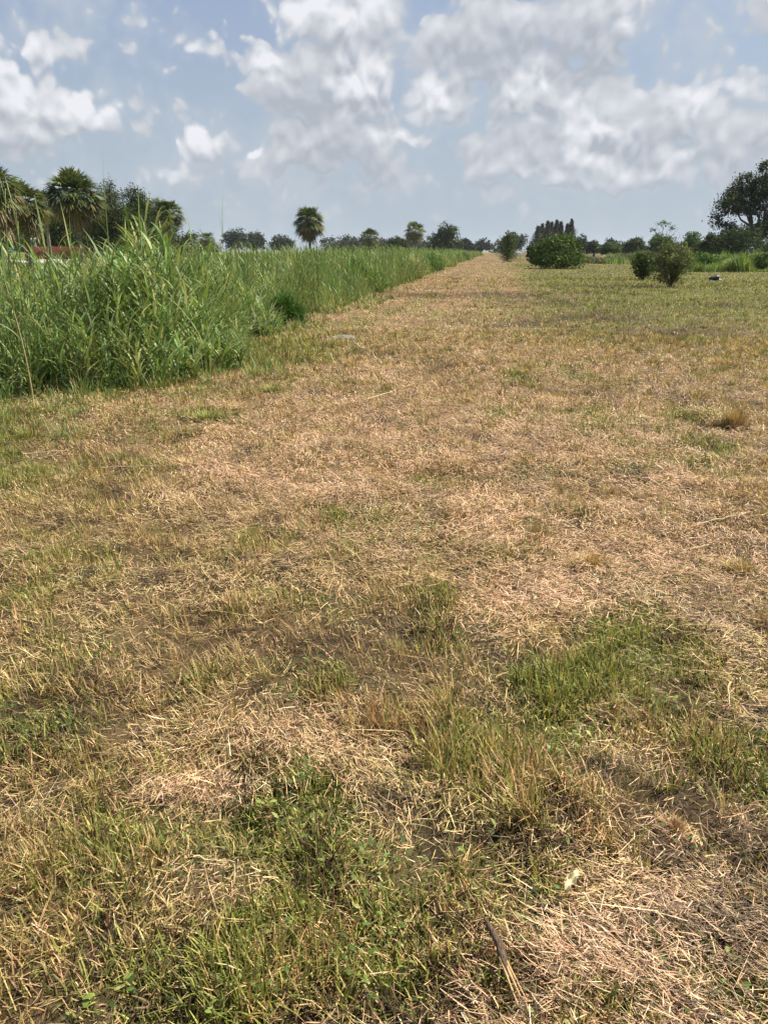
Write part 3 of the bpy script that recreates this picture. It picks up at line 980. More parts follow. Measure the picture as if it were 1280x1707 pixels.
def broad_tree(name, label, cat, px, D, top, width, group=None, lobes=None, nclump=420, per=14, leafk=1.0, col=OAKC, base_cut=.12, trunk_r=.35, clr=None, shell=.45, nl=9, seed=None):
    kx, kz = dist_scale(D)
    x, y = at(px, D)
    Hh = (418 - top) / kz + HCAM
    Wm = width / kx
    root = empty(name, (x, y, float(gz(x, y))), label, cat, group)
    if lobes is None:
        lobes = []
        for q in range(nl):
            a = random.uniform(0, 6.283)
            rr = random.uniform(.1, .30) * Wm
            lr = random.uniform(.20, .30)
            cz = random.uniform(base_cut + .2, .80)
            lim = math.sqrt(max(.05, 1 - ((cz - .45) / .6) ** 2))
            lobes.append((math.cos(a) * rr * lim, math.sin(a) * rr * lim, cz * Hh, Wm * lr, Wm * lr, Hh * random.uniform(.16, .26), 1))
        lobes.append((0, 0, Hh * .5, Wm * .36, Wm * .36, Hh * .36, 1.4))
        lobes.append((0, 0, Hh * .82, Wm * .24, Wm * .24, Hh * .17, 1))
        lobes.append((-Wm * .3, 0, Hh * .42, Wm * .2, Wm * .22, Hh * .24, 1))
        lobes.append((Wm * .3, 0, Hh * .42, Wm * .2, Wm * .22, Hh * .24, 1))
    else:
        lobes = [(a * Wm, b * Wm, c * Hh, d * Wm, d * Wm, e * Hh, w) for (a, b, c, d, e, w) in lobes]
    T = Blades()
    hub = np.array([0, 0, Hh * .26])
    v, f = tube([(0, 0, -.15), (0.02, 0, Hh * .1), hub * .7, hub], [trunk_r * 1.25, trunk_r, trunk_r * .85, trunk_r * .75], 8)
    T.raw(v, f, (.1, .1, .1))
    for lb in lobes:
        e = np.array(lb[:3]) + np.array([0, 0, lb[5] * .3])
        v, f = tube(limb_path(hub - np.array([0, 0, .1]), e, 6, .05), np.linspace(trunk_r * .55, trunk_r * .1, 6), 6)
        T.raw(v, f, (.1, .1, .1))
        for s in range(3):
            e2 = e + rng.normal(0, .45, 3) * np.array(lb[3:6])
            p0 = hub + (e - hub) * random.uniform(.5, .8)
            v, f = tube(limb_path(p0, e2, 4, .05), np.linspace(trunk_r * .22, trunk_r * .05, 4), 5)
            T.raw(v, f, (.1, .1, .1))
    T.build('trunk', M_bark, root)
    C = Blades()
    leaf = max(.09, .75 * D / 739.0) * leafk
    C.raw(*clumped(lobes, nclump, per, clr or Wm * .035, leaf, col, shell=shell))
    C.build('crown', M_crown, root)
    return root


def fan_frond(B, org, d, petl, fanr, col, nseg=15, droop=.5, spread=2.2, dead=False):
    """a fan frond of narrow folded segments on a stalk"""
    d = np.array(d) / np.linalg.norm(d)
    side = np.cross(d, [0, 0, 1.0]); side /= np.linalg.norm(side) + 1e-9
    up = np.cross(side, d)
    hub = np.array(org) + d * petl
    v, f = tube([org, (np.array(org) + hub) / 2, hub], [.035, .025, .02], 4)
    B.raw(v, f, np.array(col) * 1.1)
    ang = np.linspace(-spread / 2, spread / 2, nseg)
    vs, fs = [], []
    k = 0
    for a in ang:
        dd = d * math.cos(a) + side * math.sin(a) + up * random.uniform(-.2, .3)
        L = fanr * (.78 + .22 * math.cos(a)) * random.uniform(.82, 1.08)
        w = fanr * .055
        perp = np.cross(dd, up); perp /= np.linalg.norm(perp) + 1e-9
        p1 = hub + dd * L * .5 - np.array([0, 0, droop * .10 * L])
        p2 = hub + dd * L * .95 - np.array([0, 0, droop * .55 * L])
        vs += [hub - perp * w * .3, hub + perp * w * .3, p1 + perp * w, p1 - perp * w, p2 + perp * w * .15, p2 - perp * w * .15]
        fs += [[k, k + 1, k + 2, k + 3], [k + 3, k + 2, k + 4, k + 5]]
        k += 6
    B.raw(np.array(vs), np.array(fs), np.clip(np.array(col) * random.uniform(.8, 1.25), .01, .9))


def palm(label, px, D, top, crown_w, crown_bot, group, nf=58, ndead=34, lean=0.0, brown=.5, thick=.2, dens=1.0):
    kx, kz = dist_scale(D)
    x, y = at(px, D)
    Hh = (418 - top) / kz + HCAM
    Rw = crown_w / kx / 2
    cb = (418 - crown_bot) / kz + HCAM
    hubz = Hh - Rw * 1.0 if Hh - Rw > cb else (Hh * .6 + cb * .4)
    fan = Rw * .50
    pet = Rw * .56
    root = empty('palm_tree', (x, y, float(gz(x, y))), label, 'palm tree', group)
    T = Blades()
    n = 22
    zz = np.linspace(-.2, hubz, n)
    rad = thick * (1 + .25 * np.exp(-zz * 2)) * (1 + .12 * (np.arange(n) % 2)) + .10 * np.clip((zz - hubz * .75) / (hubz * .25 + .01), 0, 1)
    pts = np.stack([lean * (zz / hubz) ** 2, zz * 0, zz], 1)
    v, f = tube(pts, rad, 9)
    T.raw(v, f, (.1, .1, .1))
    for q in range(46):                         # old leaf bases left on the stem under the crown
        zb = hubz * random.uniform(.62, 1.0)
        a = random.uniform(0, 6.283)
        c0 = np.array([lean * (zb / hubz) ** 2 + math.cos(a) * thick, math.sin(a) * thick, zb])
        v, f = tube([c0, c0 + np.array([math.cos(a) * .16, math.sin(a) * .16, .3])], [.06, .02], 4)
        T.raw(v, f, (.1, .1, .1))
    T.build('trunk', M_palmbark, root)
    hub = np.array([lean, 0, hubz])
    C = Blades()
    gcol = [(.075, .105, .03), (.10, .13, .035), (.055, .08, .025), (.13, .155, .05), (.16, .17, .06)]
    nf = int(nf * 1.25)
    for q in range(nf):
        e = math.asin(max(-1, min(1, -0.62 + 1.6 * (q + .5) / nf)))
        a = q * 2.39996 + random.uniform(-.3, .3)
        d = (math.cos(a) * math.cos(e), math.sin(a) * math.cos(e), math.sin(e))
        low = e < -.15
        c = np.array(random.choice(gcol)) * random.uniform(.6, 1.5)
        if low and random.random() < brown:
            c = random.choice([(.19, .155, .055), (.16, .155, .05), (.25, .19, .08)])
        fan_frond(C, hub, d, pet * random.uniform(.75, 1.2), fan * random.uniform(.75, 1.28), c, 17, droop=.35 if e > .6 else .7)
    C.build('crown', M_palm, root)
    S = Blades()
    hang = max(.6, hubz - cb)
    for q in range(ndead):
        a = random.uniform(0, 6.283)
        e = R(random.uniform(-82, -15))
        d = (math.cos(a) * math.cos(e), math.sin(a) * math.cos(e), math.sin(e))
        c = random.choice([(.17, .125, .075), (.13, .10, .06), (.23, .17, .10), (.09, .07, .045)])
        fan_frond(S, hub + np.array([0, 0, -.1]), d, (min(hang * .6, Rw * .75) if e > R(-58) else hang * .68) * random.uniform(.3, 1.0), min(hang * .4, Rw * .42) * random.uniform(.5, 1.2), c, 9, droop=1.2, spread=1.5)
    S.build('dead_fronds', M_deadfrond, root)
    return root


CG_NAME = 'row of feathery spire trees'


def spire_tree(name, label, cat, px, D, top, width, group=None, n=1500, col=CASC, base=.05, droop=.2):
    """feathery narrow tree: upswept sprays round one stem"""
    kx, kz = dist_scale(D)
    x, y = at(px, D)
    Hh = (418 - top) / kz + HCAM
    Wm = width / kx
    root = empty(name, (x, y, float(gz(x, y))), label, cat, group)
    T = Blades()
    v, f = tube([(0, 0, -.2), (.05, 0, Hh * .5), (0, 0, Hh * .97)], [Hh * .014, Hh * .009, .02], 6)
    T.raw(v, f, (.1, .1, .1))
    C = Blades()
    nb = max(40, n // 26)
    for q in range(nb):
        t = base + (1 - base) * (q + random.random()) / nb
        a = random.uniform(0, 6.283)
        prof = (1 - t) ** .8 * (1.0 if group != CG_NAME else (1.5 if t < .6 else 1.0)) * (.55 + .45 * min(1, t * 5))
        L = Wm * .5 * prof * random.uniform(.55, 1.25) + .15
        z0 = t * Hh * .96
        e = np.array([math.cos(a) * L, math.sin(a) * L, L * (.55 - droop)])
        p0 = np.array([0, 0, z0])
        if q % 2 == 0:
            v, f = tube([p0, p0 + e * .9], [.04, .01], 4)
            T.raw(v, f, (.1, .1, .1))
        k = 26
        tt = rng.random(k) ** .7
        c = p0 + tt[:, None] * e + rng.normal(0, .10 * L + .04 * Wm, (k, 3))
        cb = np.array(random.choice(col)) * random.uniform(.7, 1.35)
        s = max(.1, .7 * D / 739.0)
        az2 = rng.random(k) * 6.283
        C.add(c, az2, np.full(k, s * 1.8), np.full(k, s * .9), np.abs(rng.normal(.5, .4, k)), rng.normal(.4, .3, k), np.tile(cb, (k, 1)) * (1 + .15 * rng.standard_normal((k, 1))), 1, tip=.4)
    T.build('trunk', M_bark, root)
    C.build('crown', M_crown, root)
    return root


PG = 'cabbage palms standing over the pasture'
palm('shaggy palm at the left edge of the view, its crown cut by the frame', 4, 62, 268, 100, 400, PG, 64, 60, brown=.8)
palm('palm with a ragged brown skirt standing over the left end of the red fence', 50, 66, 300, 84, 398, PG, 60, 70, brown=.9)
palm('small palm half hidden behind the two big left palms', 84, 92, 316, 52, 372, PG, 44, 30, brown=.6)
palm('large round-headed palm in front of the right end of the red fence', 136, 78, 281, 96, 384, PG, 84, 80, brown=.75)
palm('palm against the dark conifers, rightmost of the left grove', 284, 104, 329, 60, 376, PG, 60, 36, brown=.5)
palm('small distant palm between the left grove and the round dark oaks', 347, 185, 385, 32, 412, PG, 40, 16)
palm('lone palm with a tall shaggy crown in the middle of the pasture', 517, 150, 342, 54, 404, PG, 90, 120, brown=.5)
palm('small round palm on the horizon right of the lone shaggy palm', 616, 260, 379, 38, 412, PG, 54, 26, brown=.4)
palm('palm with yellowing fronds beside the large dark round oak', 690, 235, 368, 40, 402, PG, 54, 30, brown=.9)

# dark trees behind the left palms
def cone_lobes(k, w=1.0):
    return [(random.uniform(-.1, .1) + (1 - q / k) * random.choice([-1, 1]) * .26 * w, random.uniform(-.2, .2), .12 + .8 * q / k, .30 * (1.15 - .8 * q / k) * w, .10, 1) for q in range(k)] + [(0, 0, .45, .24 * w, .36, 1.5), (0, 0, .93, .06, .06, .6)]


broad_tree('conifer_tree', 'tall dark pointed tree just right of the large round-headed palm', 'tree', 197, 106, 300, 100, None, nclump=1500, per=14, lobes=cone_lobes(12, 1.2), col=OAKC)
broad_tree('conifer_tree', 'dark feathery tree with a forked top left of the rightmost grove palm', 'tree', 236, 110, 308, 112, None, nclump=1600, per=14, lobes=cone_lobes(12, 1.2), col=OAKC)
broad_tree('conifer_tree', 'low dark tree with a branch reaching right past the rightmost grove palm', 'tree', 272, 114, 330, 112, None, nclump=1000, per=14, lobes=cone_lobes(8, 1.1) + [(.5, 0, .42, .16, .03, 1.2), (.38, 0, .36, .14, .05, 1)], col=OAKC)
broad_tree('shrub', 'tall dark shrub filling the gap between the two left palms and the round-headed one', 'shrub', 112, 118, 338, 74, nclump=900, col=OAKC)
broad_tree('shrub', 'dark shrub mass behind the left edge palm', 'shrub', 5, 122, 350, 120, nclump=950, col=OAKC + BUSHC[:2])
broad_tree('shrub', 'dark shrub above the red fence between the left palms', 'shrub', 92, 128, 366, 120, nclump=950, col=OAKC + BUSHC[:2])
broad_tree('shrub', 'dark shrub behind the trunk of the large round-headed palm', 'shrub', 165, 126, 362, 110, nclump=950, col=OAKC + BUSHC[:2])
broad_tree('shrub', 'low dark shrub under the conifers of the left grove', 'shrub', 228, 108, 380, 130, nclump=950, col=OAKC + BUSHC[:2])

FO = 'round dark oaks on the horizon'
broad_tree('oak_tree', 'tallest of the dark round oaks left of the lone shaggy palm', 'oak', 398, 430, 380, 56, FO, nclump=300, col=FARC)
broad_tree('oak_tree', 'dark oak joined to the right side of the tallest round oak', 'oak', 428, 440, 386, 46, FO, nclump=260, col=FARC)
broad_tree('oak_tree', 'separate round oak close left of the lone shaggy palm', 'oak', 469, 450, 391, 46, FO, nclump=260, col=FARC)
broad_tree('oak_tree', 'bushy oak close left of the palm with yellowing fronds', 'oak', 662, 300, 394, 40, FO, nclump=260, col=OAKC)
broad_tree('oak_tree', 'large dense dark oak right of the palm with yellowing fronds', 'oak', 741, 270, 371, 62, FO, nclump=520, col=OAKC, base_cut=.0)
broad_tree('oak_tree', 'smaller oak right behind the large dense dark oak', 'oak', 775, 420, 396, 34, FO, nclump=220, col=FARC)
broad_tree('oak_tree', 'oak with a wide low crown at the left of the far path end', 'oak', 802, 520, 397, 40, FO, nclump=220, col=FARC)
broad_tree('oak_tree', 'flat-topped oak standing behind the bright shrub at the far path end', 'oak', 853, 330, 384, 50, FO, nclump=380, col=OAKC)
broad_tree('oak_tree', 'dark bluish oak clump beyond the reeds right of the dense green bush', 'oak', 1022, 420, 397, 44, FO, nclump=260, col=FARC)

CG = 'row of feathery spire trees'
sp_tops = [(893, 380), (902, 374), (910, 371), (918, 370), (926, 369), (933, 371), (941, 373), (948, 367)]
sp_lab = ['shortest spire tree, leftmost of the row behind the dense green bush', 'spire tree second from the left of the row', 'spire tree third from the left of the row', 'spire tree fourth from the left of the row',
          'spire tree fifth from the left of the row', 'spire tree sixth from the left, third from the right of the row', 'spire tree next to the tallest one at the right of the row', 'tallest spire tree at the right end of the row']
for (a, b_), lb in zip(sp_tops, sp_lab):
    spire_tree('casuarina_tree', lb, 'tree', a + random.uniform(-2, 2), 330 + random.uniform(-25, 25), b_ + random.uniform(-2.5, 2.5), random.uniform(15, 21), CG, 4600, CASC, .05, -.25)

HG = 'small trees and shrubs of the right-hand hedge line'
broad_tree('small_tree', 'greyish small tree right behind the dense green bush', 'tree', 968, 240, 391, 34, HG, nclump=260, col=[(.09, .11, .06), (.07, .09, .05)])
broad_tree('small_tree', 'low grey-green tree between the dense bush and the far oak clump', 'tree', 990, 230, 400, 34, HG, nclump=220, col=[(.08, .10, .05), (.06, .085, .04)])
broad_tree('shrub', 'bright green shrub under the far bluish oak clump', 'shrub', 1018, 205, 405, 44, HG, nclump=260, col=BUSHC)
broad_tree('shrub', 'dark upright shrub left of the airy umbrella tree', 'shrub', 1056, 190, 397, 50, HG, nclump=300, col=OAKC)
broad_tree('umbrella_tree', 'airy flat-topped tree rising above the hedge', 'tree', 1101, 200, 367, 46, HG, nclump=170, per=12, col=BUSHC,
           lobes=[(0, 0, .90, .34, .07, 1), (-.3, 0, .74, .17, .05, 1), (.3, 0, .76, .17, .05, 1), (-.12, .1, .62, .2, .05, .8), (.2, -.1, .55, .24, .07, 1), (0, 0, .35, .42, .2, 2.2)], shell=.3, trunk_r=.25)
broad_tree('shrub', 'light green shrub under the airy umbrella tree', 'shrub', 1098, 150, 391, 56, HG, nclump=300, col=BUSHC)
broad_tree('shrub', 'rounded dark shrub in the hedge right of the airy umbrella tree', 'shrub', 1152, 140, 384, 50, HG, nclump=340, col=BUSHC)
broad_tree('shrub', 'shrub filling the hedge just left of the big right-hand oak', 'shrub', 1185, 130, 386, 46, HG, nclump=340, col=OAKC)

broad_tree('oak_tree', 'big spreading oak at the right edge with sky showing through its crown', 'oak', 1262, 100, 268, 190, None, nclump=1500, per=17, col=OAKC, clr=.27, shell=.45, trunk_r=.38, leafk=1.2,
           lobes=[(-.30, 0, .58, .12, .12, 1), (-.37, .1, .42, .06, .09, .8), (-.14, .1, .79, .09, .08, 1), (-.04, 0, .90, .06, .07, 1.1), (.05, 0, .94, .045, .06, .8), (-.12, .1, .60, .13, .12, 1.1), (-.22, .1, .70, .09, .07, 1),
                  (.10, -.1, .70, .13, .15, 1.2), (.22, .1, .82, .12, .12, 1), (.32, 0, .52, .13, .15, 1), (-.27, 0, .27, .08, .07, .8), (.0, -.2, .38, .11, .08, .8), (.17, .1, .45, .12, .1, .8), (-.04, 0, .73, .12, .11, 1.2), (.0, .1, .55, .13, .10, 1), (-.3, 0, .36, .07, .07, .8), (.0, .1, .28, .16, .10, .8)])
broad_tree('shrub', 'wide dark shrub at the foot of the big right-hand oak', 'shrub', 1235, 92, 378, 110, HG, nclump=700, col=[(.05, .08, .025), (.065, .10, .03), (.04, .065, .02)])
broad_tree('shrub', 'dark shrub cut by the right edge of the view below the big oak', 'shrub', 1300, 95, 384, 80, HG, nclump=500, col=[(.05, .08, .025), (.065, .10, .03), (.04, .065, .02)])
broad_tree('shrub', 'low bright leafy shrub in the grass bank below the hedge', 'shrub', 1170, 68, 420, 52, HG, nclump=300, col=[(.10, .20, .035), (.14, .25, .05), (.08, .16, .03)], base_cut=-.1, trunk_r=.08)

broad_tree('shrub', 'low pale green shrub at the left end of the bright grass bank', 'shrub', 1140, 72, 423, 34, HG, nclump=200, col=[(.14, .21, .06), (.10, .16, .04)], trunk_r=.05, nl=5)
broad_tree('shrub', 'low leafy shrub in the bank grass under the wide dark shrub', 'shrub', 1222, 70, 425, 46, HG, nclump=240, col=[(.13, .20, .05), (.09, .15, .035)], trunk_r=.05, nl=5)
broad_tree('shrub', 'low round green shrub in the bank grass at the right edge', 'shrub', 1272, 66, 422, 44, HG, nclump=240, col=[(.15, .23, .06), (.11, .17, .04)], trunk_r=.05, nl=5)

# bushes standing on the mown field
BG = 'bushes standing alone on the mown field'
broad_tree('bush', 'dense bright green bush with a dark shadow below, largest on the mown field', 'bush', 930, 74, 392, 80, BG, nclump=760, per=17, col=[(.07, .125, .024), (.10, .165, .032), (.05, .09, .018), (.14, .21, .04)], trunk_r=.08, clr=.27, shell=.55,
           lobes=[(0, 0, .5, .36, .36, 1.3), (-.30, 0, .36, .20, .25, 1), (.34, 0, .38, .16, .22, 1), (-.16, 0, .76, .14, .14, 1), (.12, .1, .88, .11, .10, 1), (.0, .1, .80, .12, .12, 1), (.38, 0, .72, .10, .10, .8), (.26, 0, .82, .08, .10, .8), (-.38, 0, .60, .10, .10, .8), (-.15, -.25, .25, .3, .22, 1), (.18, -.25, .22, .28, .2, 1)] + [(math.cos(q * .52) * .44, random.uniform(-.1, .1), .48 + .42 * math.sin(q * .52) + random.uniform(-.08, .08), .055, .06, 1.6) for q in range(7)])
broad_tree('bush', 'darker low bush touching the left side of the dense green bush', 'bush', 893, 92, 400, 36, BG, nclump=320, col=[(.035, .065, .018), (.05, .085, .022)], trunk_r=.08, lobes=[(0, 0, .4, .42, .4, 1), (-.2, 0, .6, .25, .3, 1), (.2, 0, .7, .25, .25, 1)])
spire_tree('small_tree', 'small layered light green tree at the far end of the path', 'tree', 846, 118, 391, 44, BG, 3600, [(.09, .14, .035), (.12, .17, .045), (.07, .11, .03)], .02, .2)


def twiggy_bush(label, px, py, top, width, nst, leafn, col, leafs):
    x, y = ground(px, py)
    kx, kz = dist_scale(y)
    Hh = (py - top) / kz
    Wm = width / kx
    root = empty('twiggy_bush', (x, y, float(gz(x, y))), label, 'bush', BG)
    T, C = Blades(), Blades()
    for q in range(nst):
        a = random.uniform(0, 6.283)
        spread = random.random() ** .7
        e = np.array([math.cos(a) * Wm * .5 * spread, math.sin(a) * Wm * .5 * spread, Hh * random.uniform(.3, 1.0) * (1 - .12 * spread)])
        pth = limb_path((random.gauss(0, .05), random.gauss(0, .05), -.05), e, 7, .03)
        pth[1:-1, 2] += Hh * .08
        v, f = tube(pth, np.linspace(.012, .003, 7), 5)
        T.raw(v, f, (.1, .1, .1))
        for s in range(13):
            i = random.randint(1, 6)
            d = rng.normal(0, 1, 3) * np.array([.22, .22, .16]) * Wm * .6 + np.array([0, 0, .1 * Hh])
            p1 = pth[i] + d
            v, f = tube(limb_path(pth[i], p1, 4, .05), np.linspace(.007, .002, 4), 4)
            T.raw(v, f, (.1, .1, .1))
        k = leafn
    lob = [(0, 0, .62, .36, .26, 1.2), (-.26, 0, .48, .22, .26, 1), (.27, .05, .5, .22, .24, 1), (.05, -.2, .40, .26, .24, 1), (-.1, .1, .84, .18, .12, .8), (.16, 0, .78, .16, .14, .8), (0, 0, .24, .22, .16, .6), (-.24, 0, .18, .18, .10, .7), (.26, -.1, .16, .16, .09, .7)]
    C.raw(*clumped([(a_ * Wm, b_ * Wm, c_ * Hh, d_ * Wm, d_ * Wm, e_ * Hh, w_) for (a_, b_, c_, d_, e_, w_) in lob], leafn, 14, .085, leafs, col, shell=.35))
    T.build('branches', M_bark, root)
    C.build('foliage', M_crown, root)


twiggy_bush('small dense twiggy bush, left of the pair on the right of the mown field', 1070, 467, 415, 42, 24, 300, [(.09, .14, .035), (.13, .19, .045), (.07, .11, .03)], .055)
twiggy_bush('taller sparse twiggy bush with bare stems showing, right of the pair on the mown field', 1116, 478, 396, 74, 34, 330, [(.17, .20, .06), (.21, .23, .08), (.11, .15, .04)], .045)

# far wood that reads as one mass
FW = Blades()
for q in range(70):
    pxx = random.choice([random.uniform(-300, 480), random.uniform(540, 700), random.uniform(540, 830), random.uniform(930, 1600)])
    D = random.uniform(620, 760)
    xx, yy = at(pxx, D)
    hh = random.uniform(9, 13.5) * (1.0 if pxx < 700 else .8)
    ww = random.uniform(10, 18)
    FW.raw(*clumped([(xx, yy, hh * .55, ww * .6, ww * .6, hh * .45, 1), (xx + ww * .3, yy, hh * .3, ww * .6, ww * .6, hh * .35, 1)], 90, 10, 1.1, .8, FARC, shell=.5))
o = FW.build('far_treeline', M_crown)
tag(o, 'continuous dark wood along the horizon', 'wood', kind='stuff')

# ------------------------------------------------------------------ dark clump of weed at the border, single stalks
def weed_clump():
    x, y = ground(478, 541)
    B = Blades()
    n = 900
    ox, oy = rng.normal(0, .28, n), rng.normal(0, .25, n)
    h = .75 * np.exp(-(ox ** 2 + oy ** 2) / .3) * (.6 + .5 * rng.random(n))
    B.add(np.stack([ox, oy, np.full(n, -.02)], 1), rng.random(n) * 6.283, h + .1, np.full(n, .012), np.abs(rng.normal(0, .18, n)), np.abs(rng.normal(.4, .3, n)), pick([(.05, .12, .025), (.07, .15, .03), (.10, .19, .04)], n), 4)
    n = 1600
    ph = rng.random(n) * 6.283; rr = .42 * np.sqrt(rng.random(n)); zz = .1 + .65 * rng.random(n) * (1 - (rr / .5) ** 2)
    B.add(np.stack([rr * np.cos(ph), rr * np.sin(ph), zz], 1), ph + rng.normal(0, .6, n), .10 + .10 * rng.random(n), np.full(n, .022), rng.normal(.8, .3, n), rng.normal(.8, .3, n), pick([(.05, .12, .025), (.08, .16, .03)], n), 3)
    o = B.build('weed_clump', M_grass)
    o.location = (x - .1, y + .3, float(gz(x, y)))
    tag(o, 'dark green leafy weed clump bulging from the border of the tall grass', 'weed clump')


weed_clump()


def stalk(label, px, D, top, leaves, lean=0.0, leafL=.6, dry=False, w=.016, stemcol=(.24, .31, .09)):
    kx, kz = dist_scale(D)
    x, y = at(px, D)
    Hh = (418 - top) / kz + HCAM
    root = empty('grass_stalk', (x, y, float(gz(x, y)) - .02), label, 'grass stalk', 'single tall stalks over the uncut grass')
    zz = np.linspace(0, Hh * .93, 9)
    pts = np.stack([lean * (zz / Hh) ** 2 + .01 * np.sin(zz * 3), zz * 0, zz], 1)
    S = Blades()
    v, f = tube(pts, np.linspace(w * .6, w * .22, 9), 6)
    S.raw(v, f, stemcol if not dry else (.45, .38, .2))
    S.build('stem', M_grass, root)
    for q in range(leaves):
        t = .2 + .78 * (q + .5) / leaves
        i = t * 8
        k = int(i)
        p = pts[k] + (pts[min(8, k + 1)] - pts[k]) * (i - k)
        L_ = Blades()
        top_leaf = q >= leaves - 2
        L_.add(np.array([p]), np.array([random.choice([0, math.pi]) + random.uniform(-.5, .5)]), np.array([leafL * random.uniform(.7, 1.2)]), np.array([random.uniform(.024, .036)]),
               np.array([.04 if top_leaf else random.uniform(.2, .5)]), np.array([.1 if top_leaf else random.uniform(1.0, 2.0)]), pick(P_TALL, 1) * 1.05, 8, tip=.04, basew=.6)
        L_.build('leaf', M_grass, root)


stalk('tallest green stalk, rising in front of the dark conifers left of them', 183, 9.6, 272, 8, .02, .55)
stalk('thin stalk with an upright tip standing over the far round oaks', 372, 11.5, 333, 7, .03, .5)
stalk('dry pale stalk rooted at the field edge on the far left', 16, 7.6, 430, 4, -.12, .45, dry=True)
stalk('leafy stalk leaning over the left edge palms', 4, 8.6, 292, 9, .16, .6)
stalk('bending leafy stalk in front of the red fence', 88, 9.3, 372, 6, -.10, .6)
stalk('slender stalk right of the tallest one, before the conifers', 212, 10.4, 352, 5, .02, .4)
stalk('slender stalk with drooping leaves before the rightmost grove palm', 238, 10.2, 346, 6, .0, .5)
stalk('thin stalk between the grove and the far round oaks', 318, 11.6, 378, 6, .05, .5)
stalk('leafy stalk with long arching leaves just inside the left edge', 26, 8.9, 352, 9, .10, .7)
stalk('stalk with broad hanging leaves rising left of the round-headed palm trunk', 112, 9.8, 396, 8, .08, .65)
stalk('short stalk with a curled tip left of the thin upright one', 338, 11.0, 392, 6, -.05, .5)

# ------------------------------------------------------------------ red fence, posts, rubble, distant white things
M_red = solid_mat('red_sheet_metal', (.19, .045, .03), (.33, .09, .06), 3, .5, .4, .1)
M_white = solid_mat('white_paint', (.62, .62, .60), (.78, .78, .76), 6, .6, .3, .05)
M_rock = solid_mat('pale_rock', (.30, .28, .24), (.55, .52, .46), 3, .95, .1, .6)
M_wood = solid_mat('weathered_wood', (.07, .045, .03), (.20, .145, .10), 60, .9, .1, .7, (6, 1, 6))
M_woodpale = solid_mat('split_wood', (.42, .25, .12), (.58, .38, .2), 60, .8, .1, .4, (6, 1, 6))
M_black = solid_mat('black_plastic', (.012, .012, .016), (.022, .022, .028), 20, .45, .4, .1)
M_pale = solid_mat('pale_plastic', (.12, .12, .14), (.26, .26, .27), 20, .5, .4, .1)
M_straw2 = solid_mat('straw_stem', (.36, .27, .14), (.55, .44, .27), 40, .7, .2, .2, (1, 10, 10))
M_mound = solid_mat('grey_sand', (.13, .12, .11), (.24, .22, .20), 40, .98, .05, .8)


def boxv(x0, x1, y0, y1, z0, z1):
    v = np.array([(x, y, z) for x in (x0, x1) for y in (y0, y1) for z in (z0, z1)], float)
    f = np.array([[0, 1, 3, 2], [4, 6, 7, 5], [0, 4, 5, 1], [2, 3, 7, 6], [0, 2, 6, 4], [1, 5, 7, 3]])
    return v, f


D = 112.0
xa, _ = at(42, D); xb, _ = at(158, D)
Lf = xb - xa
fence = empty('red_fence', (xa, D, 0), 'red corrugated metal fence behind the left palms', 'fence')
npan = 5
for q in range(npan):
    B = Blades()
    x0, x1 = Lf / npan * q + .04, Lf / npan * (q + 1) - .04
    nr = 40
    xs = np.linspace(x0, x1, nr * 2)
    zt = 2.12 + .04 * random.random()
    ph = (np.arange(nr * 2) // 2) % 2
    ys = -.05 * ph
    vv = np.concatenate([np.stack([xs, ys, np.full_like(xs, .12)], 1), np.stack([xs, ys, np.full_like(xs, zt)], 1)])
    m = len(xs)
    ff = np.array([[i, i + 1, m + i + 1, m + i] for i in range(m - 1)])
    B.raw(vv, ff, (.2, .05, .04))
    o = B.build('panel', M_red, fence)
    sol = o.modifiers.new('thick', 'SOLIDIFY'); sol.thickness = .012
for q in range(npan + 1):
    B = Blades()
    v, f = boxv(Lf / npan * q - .035, Lf / npan * q + .035, .012, .085, -.1, 2.2)
    B.raw(v, f, (.2, .05, .04))
    B.build('post', M_red, fence)
for (pp, lb) in ((52, 'white pipe standing behind the red fence, left of the two'), (60.5, 'white pipe standing behind the red fence, right of the two')):
    xx, _ = at(pp, D + 1.2)
    B = Blades()
    v, f = tube([(0, 0, -.1), (0, 0, 1.5), (0, 0, 3.0), (.02, 0, 3.12), (.14, 0, 3.2), (.3, 0, 3.16)], [.15, .15, .15, .16, .15, .13], 10)
    B.raw(v, f, (.8, .8, .8))
    o = B.build('vent_pipe', M_white)
    o.location = (xx, D + 1.2, 0)
    tag(o, lb, 'pipe', 'white pipes behind the red fence')


def rock(px, D, w, h, lb, grp, mat=None, name='rock'):
    bpy_n = 14
    th = np.linspace(0, math.pi, 9)
    ph = np.linspace(0, 2 * math.pi, bpy_n, endpoint=False)
    TH, PHI = np.meshgrid(th, ph, indexing='ij')
    dx, dy, dz = np.sin(TH) * np.cos(PHI), np.sin(TH) * np.sin(PHI), np.cos(TH)
    sd = random.randint(0, 999)
    k = .75 + .6 * fbm(dx * 1.5 + dz + 5, dy * 1.5 - dz + 5, sd, 3)
    v = np.stack([dx * k * w / 2, dy * k * w / 2.4, dz * k * h / 2 + h * .3], -1).reshape(-1, 3)
    f = np.array([[i * bpy_n + j, (i + 1) * bpy_n + j, (i + 1) * bpy_n + (j + 1) % bpy_n, i * bpy_n + (j + 1) % bpy_n] for i in range(8) for j in range(bpy_n)])
    x, y = at(px, D)
    B = Blades(); B.raw(v, f, (.5, .5, .5))
    o = B.build(name, mat or M_rock)
    o.location = (x, y, float(gz(x, y)))
    tag(o, lb, name.replace('_', ' '), grp)


